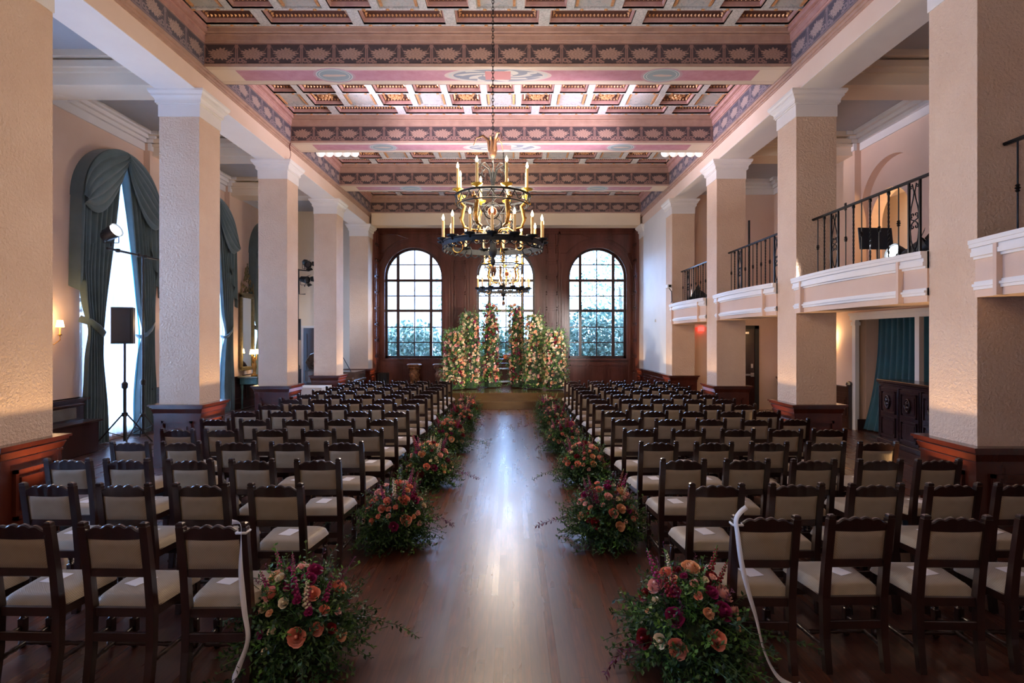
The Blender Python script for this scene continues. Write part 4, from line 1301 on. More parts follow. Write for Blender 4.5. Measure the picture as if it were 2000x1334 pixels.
tag(ch, 'large black iron two-tier chandelier with electric candles, nearest, hanging above the aisle', 'chandelier', 'two-tier candle chandeliers')
ct = make_tree(ch)
c2 = dup(ct); c2.location = (-.235, 14.7, 3.29); c2.rotation_euler = (0,0,.35)
c3 = dup(ct); c3.location = (-.25, .55, 3.29); c3['label'] = 'added unseen two-tier chandelier above the camera, there to light the nearest rows'  # unseen chandelier, added to account for the light on the near rows
c2['label'] = 'farther two-tier candle chandelier seen against the middle arched window'
# ------------------------------------------------------------------ curtains (left)
def smooth01(t): t = max(0,min(1,t)); return t*t*(3-2*t)
def side_curtain(root, uc, s, name='curtain_panel'):
    """s=-1: near side panel, +1: far side panel.  hangs from the arch, tied back at z 2.25"""
    R, SP = 1.13, 4.70
    def prof(z):
        # returns outer offset and inner offset from centre, measured toward s
        if z >= 2.2:
            t = (z-2.2)/(5.72-2.2)
            inner = .60 - .60*t**1.1
            outer = 1.10 - .14*(1-min(1,t*3))
        else:
            t = (2.2-z)/2.2
            inner = .60 - .15*smooth01(t*1.3)
            outer = .96 + .10*smooth01(t)
        if z > SP: outer = min(outer, sqrt(max(.0004, R*R-(z-SP)**2)))
        return outer, min(inner, outer-.02)
    top = SP+R-.06; nv = 60; nu = 72
    def f(u, v, back=0):
        z = .015 + (top-.015)*v
        o, i = prof(z)
        w = o + (i-o)*u
        amp = .062
        pinch = 1-.55*math.exp(-((z-2.2)/.30)**2)
        x = WL + .16 + amp*pinch*(sin(u*pi*15 + s) + .35*sin(u*41+z*1.3)) + .05*math.exp(-((z-2.2)/.35)**2)
        if back: x -= .012
        return (x, uc + s*w, z)
    mb = MB(); mb.grid(lambda u,v: f(u,v), nu, nv); o = mb.build(name, drape, root, smooth=True, fix=False)
    # lining: strip folded along the inner edge
    mb = MB()
    def g(u,v):
        z = .02+(top-.02-.3)*v; o_, i_ = prof(z); w = i_ - .015 + .16*u*(1-.5*v)
        return (WL+.12-.05*u, uc+s*w, z)
    mb.grid(g, 5, 40); mb.build('curtain_lining', drape_l, root, smooth=True, fix=False)
    # tie back
    mb = MB(); pts = [(WL+.06, uc+s*1.0, 2.42),(WL+.22, uc+s*.95, 2.36),(WL+.27, uc+s*.80, 2.25),(WL+.26, uc+s*.66, 2.14),(WL+.18, uc+s*.58, 2.08),(WL+.08,uc+s*.60,2.10)]
    mb.tube(pts, .065, 10, flat=.4); mb.build('tie_back', drape, root, smooth=True)
def swag_curtain(uc, label):
    root = empty('arched_curtain', (WL, uc, 0), 0, label, 'curtain', 'teal arched curtains on the left wall')
    R, SP = 1.16, 4.70
    tmp = empty('x'); 
    class P: pass
    before = set(COL.objects)
    for s in (-1,1): side_curtain(None, uc, s)
    # arched pelmet return
    mb = MB(); n = 30
    mb.loft([[(WL+w, uc+q*cos(pi-pi*i/n), SP+q*sin(pi-pi*i/n)) for q,w in ((R,.0),(R,.25),(R-.05,.25),(R-.05,.0))] for i in range(n+1)], cap=True)
    mb.build('pelmet', drape, None, smooth='auto')
    # two swags from the apex; bottom edge sweeps down to the spring
    for s in (-1,1):
        mb = MB()
        def f(u, v, s=s):
            # u 0 at apex gather -> 1 at the side; v 0 outer (arch) -> 1 lower edge
            a = pi/2 - u*pi*.5
            po = Vector((0, s*R*cos(a), SP+R*sin(a)))
            # lower edge: curve from near apex to side
            le_y = s*(.02 + (R-.02)*u**.85 ); le_z = SP+R-.28 - (1.42*u**.6 if u<1 else 1.42) + (.38*u**3)
            pl = Vector((0, le_y*.97 if u<1 else le_y, le_z))
            p = po.lerp(pl, v)
            sag = sin(pi*u)*.16*v
            x = WL+.26 + .05*abs(sin(v*pi*5.5 + 1.6*u))**.7*(.5+.5*sin(pi*min(1,v*1.05))) + .05*sin(pi*v)
            return (x, uc+p.y - s*.0, p.z - sag)
        mb.grid(f, 40, 60); mb.build('swag', drape, None, smooth=True, fix=False)
        # cascade (jabot) at the side
        mb = MB()
        def g(u, v, s=s):
            w = R - .42*u; zb = 3.02 + 1.05*u + .05*sin(u*20)
            z = SP+.05 + (zb-(SP+.05))*v
            return (WL+.22+.04*sin(u*pi*5 + .6*v), uc+s*(w + .05*v), z)
        mb.grid(g, 30, 16); mb.build('cascade', drape, None, smooth=True, fix=False)
        mb = MB()
        def g2(u, v, s=s):
            zb = 3.02 - .1*u
            return (WL+.02+.22*u, uc+s*(R+.01+.05*v), SP+.05+(zb-SP-.05)*v)
        mb.grid(g2, 4, 10); mb.build('cascade_return', drape, None, smooth=True, fix=False)
    # sheer
    mb = MB(); mb.grid(lambda u,v:(WL+.07+.018*sin(u*60+sin(v*3)), uc-.95+1.9*u, .03+5.55*v), 110, 14); 
    sh = mb
    def clip(p): return p
    mb2 = MB()
    nu, nv = 110, 40
    def h(u,v):
        y = -.98+1.96*u; top = SP+sqrt(max(.01, 1.05**2-y*y)); z = .03+(top-.03)*v
        return (WL+.055+.016*sin(u*95+sin(v*3)), uc+y, z)
    mb2.grid(h, nu, nv); mb2.build('sheer', sheer, None, smooth=True, fix=False)
    bpy.data.objects.remove(tmp)
    for o in set(COL.objects)-before:
        if o is root or o.parent: continue
        o.parent = root; o.location = Vector((0,0,0)) - root.location
    return root
swag_curtain(11.62, 'tall teal swag curtain over the arched window nearest on the left')
swag_curtain(15.15, 'teal swag curtain on the second arched window at left, before the mirror')
swag_curtain(18.70, 'teal swag curtain on the farthest left window, mostly hidden by a column')
# plain sheers on the hidden near windows
for u in LW[:3]:
    mb = MB(); mb.grid(lambda a,b:(WL+.05+.016*sin(a*95), u-.98+1.96*a, .03+5.6*b), 100, 4)
    tag(mb.build('sheer_curtain', sheer, None, smooth=True, fix=False), 'white sheer curtain over a near left window out of frame', 'curtain', 'plain sheers near the camera')
# teal velvet curtain at right opening
mb = MB()
def rc(u,v):
    z = .03+2.52*v; flare = (1-v)**2.2
    d = 12.60 - 1.55*u + .10*flare*(1-u)
    return (WR+.42 - .28*flare*(1-u) + .055*sin(u*pi*17)*(.6+.4*v), d, z)
mb.grid(rc, 130, 20)
t = empty('velvet_curtain', (WR+.4,11.6,0), 0, 'dark teal velvet curtain in the opening behind the carved cabinet at right', 'curtain')
o = mb.build('curtain_panel', drape_t, t, smooth=True, fix=False); o.location = (-WR-.4,-11.6,0)
mb = MB(); mb.tube([(WR+.42,12.7,2.56),(WR+.42,10.9,2.56)], .015, 8); o = mb.build('curtain_rod', iron, t); o.location = (-WR-.4,-11.6,0)

# ------------------------------------------------------------------ balconies + railings
RX = 4.80
def balcony(i, ya, yb, lab):
    r = empty('balcony', (XR+.3,(ya+yb)/2,2.45), 0, lab, 'balcony', 'pale plaster balconies between right columns')
    def P(mb): return mb
    L = yb-ya; h = L/2
    x0 = XR-.02-(XR+.3)   # front face local
    mb = MB()
    def bow(y, p): return x0 - p - .10*(1-(y/h)**2)
    def band(z0,z1,p,ylim=h):
        n = 16; rings = []
        for k in range(n+1):
            y = -ylim+2*ylim*k/n; b = bow(y,p)
            rings.append([(b,y,z0-2.45),(.15,y,z0-2.45),(.15,y,z1-2.45),(b,y,z1-2.45)])
        mb.loft(rings)
    band(2.45,3.0,0.0)
    o1 = mb.build('fascia', wallp, r)
    mb = MB()
    for z0,z1,p in ((2.96,3.0,.075),(2.925,2.96,.065),(2.885,2.925,.04),(2.84,2.885,.05),(2.815,2.84,.02),(2.55,2.575,.035),(2.52,2.55,.02),(2.575,2.60,.012)): band(z0,z1,p)
    mb.build('cornice', whitep, r)
    mb = MB()
    for s in (-1,1):
        n=2
        mb.box(x0-.10, x0+.02, s*(h-.34)-.02, s*(h-.34)+.02, 0, .55) 
        mb.box(x0-.075, x0+.02, s*(h-.0), s*(h-.34), .02, .53) if False else None
    mb.build('pilaster', wallp, r)
    mb = MB(); mb.box(.10, CW-.30, -h, h, .40, .545); mb.build('balcony_floor', wallp, r)
    return r
scroll_pts = None
def railing(i, ya, yb, lab):
    r = empty('iron_railing', (RX,(ya+yb)/2,3.0), 0, lab, 'railing', 'black wrought iron balcony railings')
    h = (yb-ya)/2
    mb = MB(); mb.box(-.022,.022,-h,h,.935,.955); mb.box(-.014,.014,-h,h,.925,.935); mb.box(-.012,.012,-h,h,.05,.065); mb.build('handrail', iron, r)
    sp = .1735; n = 15
    ys = [-h+.14+ (2*h-.28)*k/(n-1) for k in range(n)]
    for k, y in enumerate(ys):
        if k in (2,3,11,12):
            mb = MB(); mb.box(-.012,.012,y-.012,y+.012,.0,.93); mb.build('post', iron, r); continue
        mb = MB()
        if k % 2 == 0:
            mb.tube([(0,y,.0),(0,y,.93)], .0085, 6)
            mb.lathe([(.009,.44),(.022,.455),(.012,.465),(.026,.48),(.012,.495),(.022,.505),(.009,.52)],(0,y,0),8)
            mb.build('baluster', iron, r)
        else:
            rings = []
            for j in range(49):
                z = .0+.93*j/48; a = (j-6)*.55 if 6 < j < 42 else (0 if j <= 6 else 36*.55)
                q = .0125; rings.append([(q*cos(a+pi/2*m), y+q*sin(a+pi/2*m), z) for m in range(4)])
            mb.loft(rings); mb.lathe([(.018,.88),(.022,.90),(.018,.925)],(0,y,0),8)
            mb.build('twisted_baluster', iron, r)
    for c in ((ys[2]+ys[3])/2, (ys[11]+ys[12])/2):
        mb = MB()
        for s in (-1,1):
            def T(pts, rr=.0075): mb.tube([(0, c+s*p[0], p[1]) for p in pts], rr, 5)
            T([(0,.10),(.03,.14),(.06,.24),(.072,.34),(.05,.42),(.0,.455)])                       # lower lyre
            T([(0,.82),(.022,.72),(.055,.62),(.072,.54),(.055,.475),(.0,.455)])
            T(spiral((.030,.385),.030,.008,1.2,-4.2)); T(spiral((.030,.525),.030,.008,-1.2,4.2))
            T([(.0,.78),(.02,.84),(.035,.90)]); T(spiral((.052,.86),.024,.006,pi,pi-5.5))
            T([(0,.13),(.02,.06),(.03,.02)])
        mb.build('scroll_panel', iron, r, smooth=True)
    return r
blab = ['nearest, at the right edge of the photo','second from camera, holding the lit spotlight','third from camera, with the fire extinguisher','farthest, next to the altar wall']
for i in range(4):
    ya, yb = COLY[i+1]+CD, COLY[i+2]
    if i == 0: ya = 2.66
    balcony(i, ya, yb, 'white moulded plaster balcony, %s' % blab[i])
    railing(i, ya, yb, 'black iron scroll railing on the balcony %s' % blab[i])
# balcony underside for nearer aisle
# par can light ------------------------------------------------------------
lamp_m, nt_, b_ = newmat('lit_lens'); setc(b_, (1,1,1), .3, emis=(.85,.93,1), es=18); lamp_m.cycles.emission_sampling='NONE'
lens_off = plain('dark_lens', (.05,.05,.06), .1)
def par_can(loc, aim, label, lit=False, s=1.0, yoke=True, group=None):
    t = empty('stage_spotlight', loc, 0, label, 'spotlight', group)
    q = Vector(aim).to_track_quat('Z','Y').to_matrix().to_4x4()
    mb = MB(); mb.M = q @ Matrix.Scale(s,4)
    mb.lathe([(.001,-.17),(.06,-.165),(.085,-.13),(.095,-.04),(.105,.02),(.112,.12),(.118,.12),(.110,.115),(.10,.02),(.001,.0)],(0,0,0),16)
    for k in range(6):
        a = 2*pi*k/6; mb.box(.09*cos(a)-.006,.09*cos(a)+.006,.09*sin(a)-.006,.09*sin(a)+.006,-.12,.10)
    for k in range(4):
        a = 2*pi*k/4+.4; c_, s_ = cos(a), sin(a)
        mb.add([(c_*.118-s_*.07,s_*.118+c_*.07,.12),(c_*.118+s_*.07,s_*.118-c_*.07,.12),(c_*.17+s_*.09,s_*.17-c_*.09,.20),(c_*.17-s_*.09,s_*.17+c_*.09,.20),
                (c_*.121-s_*.07,s_*.121+c_*.07,.12),(c_*.121+s_*.07,s_*.121-c_*.07,.12),(c_*.173+s_*.09,s_*.173-c_*.09,.20),(c_*.173-s_*.09,s_*.173+c_*.09,.20)],
               [(0,1,2,3),(7,6,5,4),(0,4,5,1),(1,5,6,2),(2,6,7,3),(3,7,4,0)]) if not lit else None
    mb.build('housing', blackm, t, smooth='auto')
    mb = MB(); mb.M = q @ Matrix.Scale(s,4); mb.lathe([(.001,.10),(.06,.108),(.098,.10),(.098,.095),(.001,.09)],(0,0,0),16); mb.build('lens', lamp_m if lit else lens_off, t, smooth=True)
    if yoke:
        mb = MB()
        for sx in (-1,1): mb.tube([(sx*.125*s,0,0),(sx*.125*s,0,-.16*s)], .008, 5)
        mb.tube([(-.125*s,0,-.16*s),(.125*s,0,-.16*s)], .008, 5); mb.tube([(0,0,-.16*s),(0,0,-.22*s)], .014, 6)
        mb.build('yoke', blackm, t)
    return t
# left speaker on tripod
def tripod(name, x, y, h, label, cat, spread=.62, hub=.62, ang=.3):
    t = empty(name, (x,y,0), 0, label, cat)
    mb = MB(); mb.tube([(0,0,.12),(0,0,h)], .020, 8); mb.tube([(0,0,.12),(0,0,1.18)], .027, 8); mb.lathe([(.027,1.10),(.05,1.12),(.052,1.2),(.03,1.23)],(0,0,0),10); mb.build('pole', blackm, t)
    mb = MB(); mb.lathe([(.028,hub-.04),(.05,hub-.03),(.05,hub+.03),(.028,hub+.04)],(0,0,0),10); mb.build('collar', blackm, t)
    for k in range(3):
        a = ang+2*pi*k/3; mb = MB(); mb.tube([(.04*cos(a),.04*sin(a),hub),(spread*cos(a),spread*sin(a),.02)], .014, 6)
        mb.tube([(.02*cos(a),.02*sin(a),.2),(spread*.55*cos(a),spread*.55*sin(a),.29)], .008, 5); mb.build('leg', blackm, t)
    return t
def speaker(x, y, z, rz, label, w=.36, h=.68, d=.36):
    t = empty('loudspeaker', (x,y,z), rz, label, 'loudspeaker')
    mb = MB(); mb.loft([[(-w/2+.02,-d/2,zz),(w/2-.02,-d/2,zz),(w/2,-d/2+.03,zz),(w/2-.06,d/2,zz),(-w/2+.06,d/2,zz),(-w/2,-d/2+.03,zz)] for zz in (0,h)]); mb.build('cabinet', blackm, t)
    mb = MB(); mb.bbox(-w/2+.03,w/2-.03,-d/2-.012,-d/2,.03,h-.03,.004); mb.build('grille', plain('grille',(.008,.008,.01),.7) if 'grille' not in MATS else MATS['grille'], t)
    mb = MB(); mb.bbox(-w/2-.004,-w/2+.03,-.05,.10,h*.45,h*.62,.006); mb.build('side_handle', blackm, t)
tripod('speaker_stand', -7.30, 10.70, 1.95, 'black tripod speaker stand in front of the sheer left window', 'speaker stand', ang=-.9, spread=.54)
speaker(-7.30,10.70,1.95,.30,'black loudspeaker on a tripod before the left arched window')
t = tripod('lighting_stand', -7.48, 11.50, 3.72, 'tall black light stand with crossbar in front of the left window', 'light stand', ang=.2, spread=.36, hub=.5)
mb = MB(); mb.tube([(-.02,-.98,3.72),(-.02,1.15,3.72)], .022, 8); mb.build('crossbar', blackm, t)
for yy in (-.7,-.1,.1): 
    mb = MB(); mb.lathe([(.022,-.035),(.04,-.03),(.04,.03),(.022,.035)],(-.02,yy,3.72),8); mb.build('clamp', blackm, t)
par_can((-7.50,10.62,4.02),(.9,-.22,.40),'lit stage spotlight on the crossbar in front of the left window',True,1.15)
# second stand between third and fourth columns
t = tripod('lighting_stand', -6.62, 17.55, 4.20, 'black light stand between the third and fourth left columns', 'light stand', hub=.5, spread=.5)
mb = MB(); mb.tube([(-.45,0,4.20),(.35,.0,4.14)], .020, 6); mb.tube([(.02,0,4.19),(.02,.04,3.42),(.22,0,3.42)], .014, 6); mb.build('crossbar', blackm, t)
par_can((-6.34,17.5,4.36),(.55,-.5,-.35),'dark stage spotlight on the far left stand, upper right one',False,1.0)
par_can((-6.86,17.5,4.36),(.3,-.7,-.35),'dark stage spotlight on the far left stand, upper left one',False,1.0)
par_can((-6.40,17.5,3.86),(.7,-.3,-.15),'dark stage spotlight on the far left stand, lower one',False,1.0)
speaker(-6.62,17.25,2.0,.5,'black loudspeaker below the far left stage lights',.34,.64,.34)
# balcony lights
par_can((5.05,7.42,3.14),(-1,-.12,.38),'lit stage spotlight behind the railing of the second balcony',True,1.0,False)
par_can((5.1,7.15,3.14),(.5,-.6,.5),'dark stage spotlight beside the lit one on second balcony',False,1.1,False)
par_can((5.05,10.15,3.13),(-.8,.3,.35),'dark stage spotlight on the third balcony below the fire extinguisher',False,1.2,False)
par_can((5.05,15.15,3.15),(-.8,.2,.5),'dark stage spotlight on the farthest balcony',False,1.3,False)
par_can((5.05,13.9,3.18),(-.9,-.3,.2),'lit stage spotlight on the farthest balcony behind column',True,.7,False)
# music stand desk
t = empty('music_stand', (5.24,8.2,2.99), .06, 'black music stand on the second balcony behind the railing', 'music stand')
mb = MB(); mb.M = Matrix.Translation((0,0,.50)) @ Matrix.Rotation(radians(-8),4,'X'); mb.bbox(-.25,.25,-.012,.012,-.16,.16,.003); mb.build('desk', plain('navy_metal',(.012,.02,.035),.4,.4), t)
mb = MB(); mb.tube([(.03,0,.02),(.02,0,.46)], .012, 8)
for k in range(3):
    a = 2*pi*k/3; mb.tube([(.03,0,.14),(.03+.2*cos(a),.2*sin(a),.01)], .008, 5)
mb.build('stand', blackm, t)
# fire extinguisher
t = empty('fire_extinguisher', (5.25,10.45,2.99), 0, 'red fire extinguisher with white label on the third balcony', 'fire extinguisher')
mb = MB(); mb.lathe([(.001,.02),(.07,.02),(.078,.05),(.078,.42),(.06,.49),(.025,.52),(.025,.55)],(0,0,0),16); mb.build('cylinder', plain('fire_red',(.5,.01,.02),.3), t, smooth=True)
mb = MB(); mb.lathe([(.0795,.24),(.0795,.36)],(0,0,0),16,cap=False); mb.build('paper_label', card_m, t, smooth=True)
mb = MB(); mb.box(-.02,.02,-.06,.04,.55,.58); mb.box(-.012,.012,-.09,.03,.59,.605); mb.tube([(0,.03,.56),(.02,.09,.5),(.02,.095,.3),(.0,.085,.22)], .010, 6); mb.build('valve', blackm, t)
# security camera by far balcony
t = empty('security_camera', (4.50,16.15,3.15), 0, 'small white security camera on a bracket at the far right column', 'camera')
mb = MB(); mb.tube([(.0,-.02,-.08),(.0,-.10,-.05),(-.02,-.14,.22),(-.10,-.16,.32)], .012, 6); mb.build('bracket', iron, t)
mb = MB(); mb.M = Matrix.Translation((-.12,-.2,.36)); mb.bbox(-.06,.06,-.12,.12,-.05,.05,.012); mb.build('camera_body', whitep, t)
mb = MB(); mb.lathe([(.001,0),(.035,.0),(.035,.03),(.001,.03)],(0,0,0),10); o = mb.build('lens', blackm, t); o.rotation_euler=(radians(90),0,0); o.location=(-.12,-.32,.36)
# paper lantern rows behind the second beam ---------------------------------
lan_m, nt_, b_ = newmat('white_paper_lantern'); setc(b_, (.9,.9,.88), .7, emis=(1,.97,.95), es=.35); lan_m.cycles.emission_sampling='NONE'
lm = MB(); lm.ball((0,0,0), .105, 14, 10, (1,1,.92)); lme = lm.mesh('lantern', lan_m, smooth=True)
for sg, x0 in ((-1,-4.52),(1,3.60)):
    for k in range(5):
        o = inst('paper_lantern', lme, None, (x0+.20*k, 13.38, 6.42))
        tag(o, 'white paper lantern behind the second beam, %s end of the row, number %s from outside' % ('left' if sg<0 else 'right', ['one','two','three','four','five'][k if sg<0 else 4-k]), 'lantern', 'white paper lanterns tucked behind the beam')
mb = MB(); mb.tube([(-4.90,12.55,6.37),(-4.93,12.56,6.30),(-4.915,12.57,6.20)], .012, 5); mb.tube([(-4.915,12.57,6.2),(-4.90,12.56,6.1),(-4.93,12.57,6.02)], .006, 4)
tag(mb.build('loose_cord', plain('maroon_cord',(.12,.02,.02),.6)),'short dark red cord dangling under the second beam at the left','cord')

# wall sconces -----------------------------------------------------------------
shade_m, nt_, b_ = newmat('lit_fabric_shade'); setc(b_, (.9,.7,.45), .8, emis=(1,.70,.36), es=5); shade_m.cycles.emission_sampling='NONE'
def sconce(x, y, z, s, label, arms=2):
    t = empty('wall_sconce', (x,y,z), 0, label, 'wall lamp')
    mb = MB(); mb.lathe([(.001,-.12),(.045,-.10),(.05,0),(.03,.10),(.001,.12)],(s*.02,0,-.25),10); mb.build('backplate', gold, t, smooth=True)
    for k in range(arms):
        y0 = (k-.5*(arms-1))*.26
        mb = MB(); mb.tube([(s*.03,0,-.32),(s*.12,y0*.5,-.36),(s*.18,y0,-.28),(s*.18,y0,-.20)], .008, 6); mb.lathe([(.02,-.20),(.035,-.19),(.018,-.17)],(s*.18,y0,0),8); mb.build('arm', gold, t, smooth=True)
        mb = MB(); mb.lathe([(.013,-.17),(.013,.0)],(s*.18,y0,0),8); mb.build('candle_sleeve', wax, t)
        mb = MB(); mb.lathe([(.065,-.05),(.045,.07)],(s*.18,y0,0),14,cap=False); mb.build('lamp_shade', shade_m, t, smooth=True)
sconce(WL,9.88,2.30,1,'lit two-arm wall sconce on the left wall beside the nearest column')
sconce(WL,13.35,2.30,1,'lit two-arm wall sconce between the first and second left curtains')
sconce(WR,13.62,2.05,-1,'lit wall sconce on the right wall mostly hidden by a column')
# bench / radiator cover ---------------------------------------------------------
t = empty('wooden_settle', (WL+.42,9.35,0), 0, 'dark wooden settle with panelled grey back against the left wall', 'bench')
mb = MB(); mb.bbox(-.06,.20,-1.15,1.0,0,.55,.01); mb.bbox(-.08,.24,-1.2,1.05,.55,.58,.005); mb.build('base', wood, t)
mb = MB(); mb.bbox(-.16,-.08,-1.15,1.0,0,.84,.008); mb.bbox(-.18,-.06,-1.18,1.03,.84,.87,.006)
for k in range(3): pass
mb.build('back', wood, t)
mb = MB(); mb.bbox(-.079,-.055,-1.0,.80,.62,.82,.004); mb.build('back_panel', varied('worn_grey_panel',(.10,.095,.09),(.16,.15,.14),4,.7), t)
# carved cabinet at right -----------------------------------------------------------
t = empty('carved_cabinet', (7.10,9.85,0), radians(-7), 'large dark carved wooden cabinet with two doors at the right opening', 'cabinet')
mb = MB(); mb.bbox(-.0,.40,-1.45,1.40,.06,1.18,.008); mb.bbox(-.05,.44,-1.5,1.46,1.19,1.25,.012); mb.bbox(-.02,.42,-1.47,1.43,1.15,1.19,.008); mb.bbox(-.04,.42,-1.49,1.44,0,.10,.008)
for y in (-1.42,-.36,.0,.70,1.37): mb.tube([(-.02,y,.12),(-.02,y,1.12)], lambda q:.022+.010*sin(q*60), 8)
mb.build('body', varied('oxblood_wood',(.012,.006,.009),(.035,.014,.018),5,.25,.08,14,coat=.4), t)
for k, y in enumerate((-1.05,-.33,.37,1.05)):
    mb = MB(); mb.bbox(-.022,.001,y-.30,y+.30,.14,1.10,.004)
    Fd = lambda u,w,z: (-.022+w, u, z)
    panel(mb, Fd, y-.25,y+.25,.62,1.05,0,.025,.02); panel(mb, Fd, y-.25,y+.25,.18,.55,0,.025,.02)
    d_ = mb.build('door', MATS['oxblood_wood'], t)
    mb = MB(); n = 24
    mb.tube([(-.05, y+.075*cos(2*pi*i/n), .84+.11*sin(2*pi*i/n)) for i in range(n+1)], .014, 6)
    mb.ball((-.05,y,.87), .045, 10, 8, (.6,1,1.2)); mb.ball((-.045,y,.80), .05, 10, 8, (.5,1.1,.8)); mb.ball((-.06,y-.02,.91),.02,6,4); mb.ball((-.05,y,.72), .03, 6, 5, (.5,1.4,1))
    mb.build('carved_medallion', MATS['oxblood_wood'], d_, smooth=True)
# mirror & console, far left ----------------------------------------------------------
olive = varied('olive_gilt', (.10,.09,.05), (.22,.18,.08), 12, .45, metal=.3)
t = empty('wall_mirror', (WL+.18,17.0,1.15), 0, 'tall ornate mirror with carved crest between the far left curtains', 'mirror')
mb = MB()
for (a,b,z0,z1) in ((-.42,-.33,0,2.2),(.33,.42,0,2.2),(-.42,.42,2.1,2.25),(-.42,.42,-.05,.06)): mb.bbox(0,.07,a,b,z0,z1,.01)
mb.build('frame', olive, t)
mb = MB(); mb.box(.01,.03,-.33,.33,.06,2.10); mb.build('mirror_glass', plain('mirror_silver',(.8,.85,.86),.03,1.0), t)
mb = MB(); r = random.Random(9)
for k in range(60):
    z = 2.25+r.random()*.75; w = .34*(1-(z-2.25)/.85)**.8
    mb.ball((.04, r.uniform(-w,w), z), r.uniform(.02,.05), 6, 4, (.7,1,1.3))
mb.lathe([(.03,2.9),(.015,3.0),(.03,3.03),(.012,3.08),(.022,3.12),(.001,3.16)],(.04,0,0),8)
for s in (-1,1): mb.lathe([(.02,2.2),(.03,2.3),(.014,2.4),(.022,2.5),(.001,2.6)],(.04,s*.38,0),8)
mb.build('carved_crest', olive, t, smooth=True)
t = empty('console_table', (WL+.50,17.0,0), 0, 'painted green console table with curved legs under the ornate mirror', 'table')
mb = MB(); mb.bbox(-.28,.30,-.62,.62,.90,.95,.01); mb.build('table_top', varied('green_marble',(.10,.12,.09),(.25,.25,.18),5,.2), t)
gp = varied('verdigris_paint', (.05,.14,.14), (.10,.22,.21), 8, .45)
mb = MB(); mb.bbox(-.24,.26,-.56,.56,.72,.90,.008)
for k in range(7): mb.ball((.27,-.45+.15*k,.74), .05, 8, 6, (.4,1,1))
mb.build('apron', gp, t, smooth=False)
for sx in (-.2,.22):
    for sy in (-.5,.5):
        mb = MB(); mb.lathe([(.02,0),(.035,.03),(.018,.08),(.03,.3),(.02,.5),(.04,.66),(.03,.72)],(sx,sy,0),10); mb.build('leg', gp, t, smooth=True)
def cherub_lamp(y, lab):
    t = empty('figurine_lamp', (WL+.60,y,.951), 0, lab, 'lamp', 'gilt figurine lamps on the console')
    mb = MB(); mb.lathe([(.09,0),(.09,.04),(.05,.06),(.045,.15),(.07,.26),(.06,.36),(.04,.42),(.055,.48),(.03,.54),(.01,.56)],(0,0,0),12)
    for s in (-1,1): mb.tube([(0,s*.05,.38),(0,s*.12,.46),(0,s*.15,.56),(0,s*.14,.62)], .012, 6)
    mb.ball((0,0,.53),.045,8,6); mb.build('figurine', gold, t, smooth=True)
    for s in (-1,1):
        mb = MB(); mb.lathe([(.075,.64),(.05,.78)],(0,s*.14,0),14,cap=False); mb.build('lamp_shade', shade_m, t, smooth=True)
cherub_lamp(16.62,'gilt figurine lamp with lit shades at the near end of the console')
cherub_lamp(17.38,'gilt figurine lamp with lit shades at the far end of the console')
mb = MB(); mb.bbox(-.35,.35,-.28,.28,0,.46,.012); 
t = empty('flight_case', (-6.92,16.35,0), .2, 'open metal-edged equipment case under the console table at left', 'case')
mb.build('body', plain('teal_laminate',(.02,.07,.09),.4), t)
mb = MB()
for a in (-.35,.35):
    for b in (-.28,.28): mb.box(a-.012,a+.012,b-.012,b+.012,0,.47)
for z in (.0,.45): 
    for b in (-.28,.28): mb.box(-.36,.36,b-.012,b+.012,z,z+.02)
    for a in (-.35,.35): mb.box(a-.012,a+.012,-.29,.29,z,z+.02)
mb.build('metal_edging', steel, t)
mb = MB(); mb.bbox(-.30,.2,-.24,.2,.472,.60,.008); mb.build('sound_mixer', plain('grey_metal',(.35,.38,.42),.35,.5), t)
# white cloth table -------------------------------------------------------------------
t = empty('cloth_table', (-5.72,15.30,0), 0, 'table under a plain white cloth between the third and fourth left columns', 'table')
def cl(u,v):
    # u around, v down
    a = u*4; k = int(a)%4; f = a-int(a); hx, hy = .72, .42
    c = [(-hx,-hy),(hx,-hy),(hx,hy),(-hx,hy)]; p, q = c[k], c[(k+1)%4]
    x = p[0]+(q[0]-p[0])*f; y = p[1]+(q[1]-p[1])*f
    k2 = 1+.07*v + .025*v*sin(u*70)
    return (x*k2, y*k2, .76-.72*v)
mb = MB(); mb.grid(cl, 96, 8); mb.add([(-.72,-.42,.76),(.72,-.42,.76),(.72,.42,.76),(-.72,.42,.76)],[(0,1,2,3)]); mb.build('tablecloth', cloth_w, t)
mb = MB(); mb.bbox(-.70,.70,-.40,.40,.72,.755,.004); mb.build('table_top', wood, t)
for sx in (-.62,.62):
    for sy in (-.34,.34):
        mb = MB(); mb.tube([(sx,sy,0),(sx,sy,.72)], .018, 6); mb.build('leg', iron, t)
# grand piano ---------------------------------------------------------------------------
pm = varied('brown_piano_lacquer', (.05,.028,.018), (.09,.05,.032), 4, .25, coat=.4)
t = empty('grand_piano', (-5.55,18.6,0), 0, 'brown grand piano with raised lid behind the fourth left column', 'piano')
mb = MB(); outline = [(-1.35,.72),(-1.35,.30),(-1.1,-.10),(-.6,-.35),(.1,-.55),(.55,-.60),(.55,.72)]
mb.prism(outline, .62, .98, 'z'); mb.build('case', pm, t)
mb = MB(); mb.bbox(.10,.62,-.95,.60,.66,.74,.01); mb.bbox(.05,.60,-.98,-.90,.60,.82,.01); mb.build('key_bed', pm, t)
mb = MB(); mb.box(-.05,.50,-.93,-.62,.745,.765); mb.build('keys', plain('ivory',(.85,.80,.70),.3), t)
mb = MB(); lid = [(-1.37,.72),(-1.37,.30),(-1.1,-.12),(-.6,-.37),(-.42,-.40),(-.42,.72)]
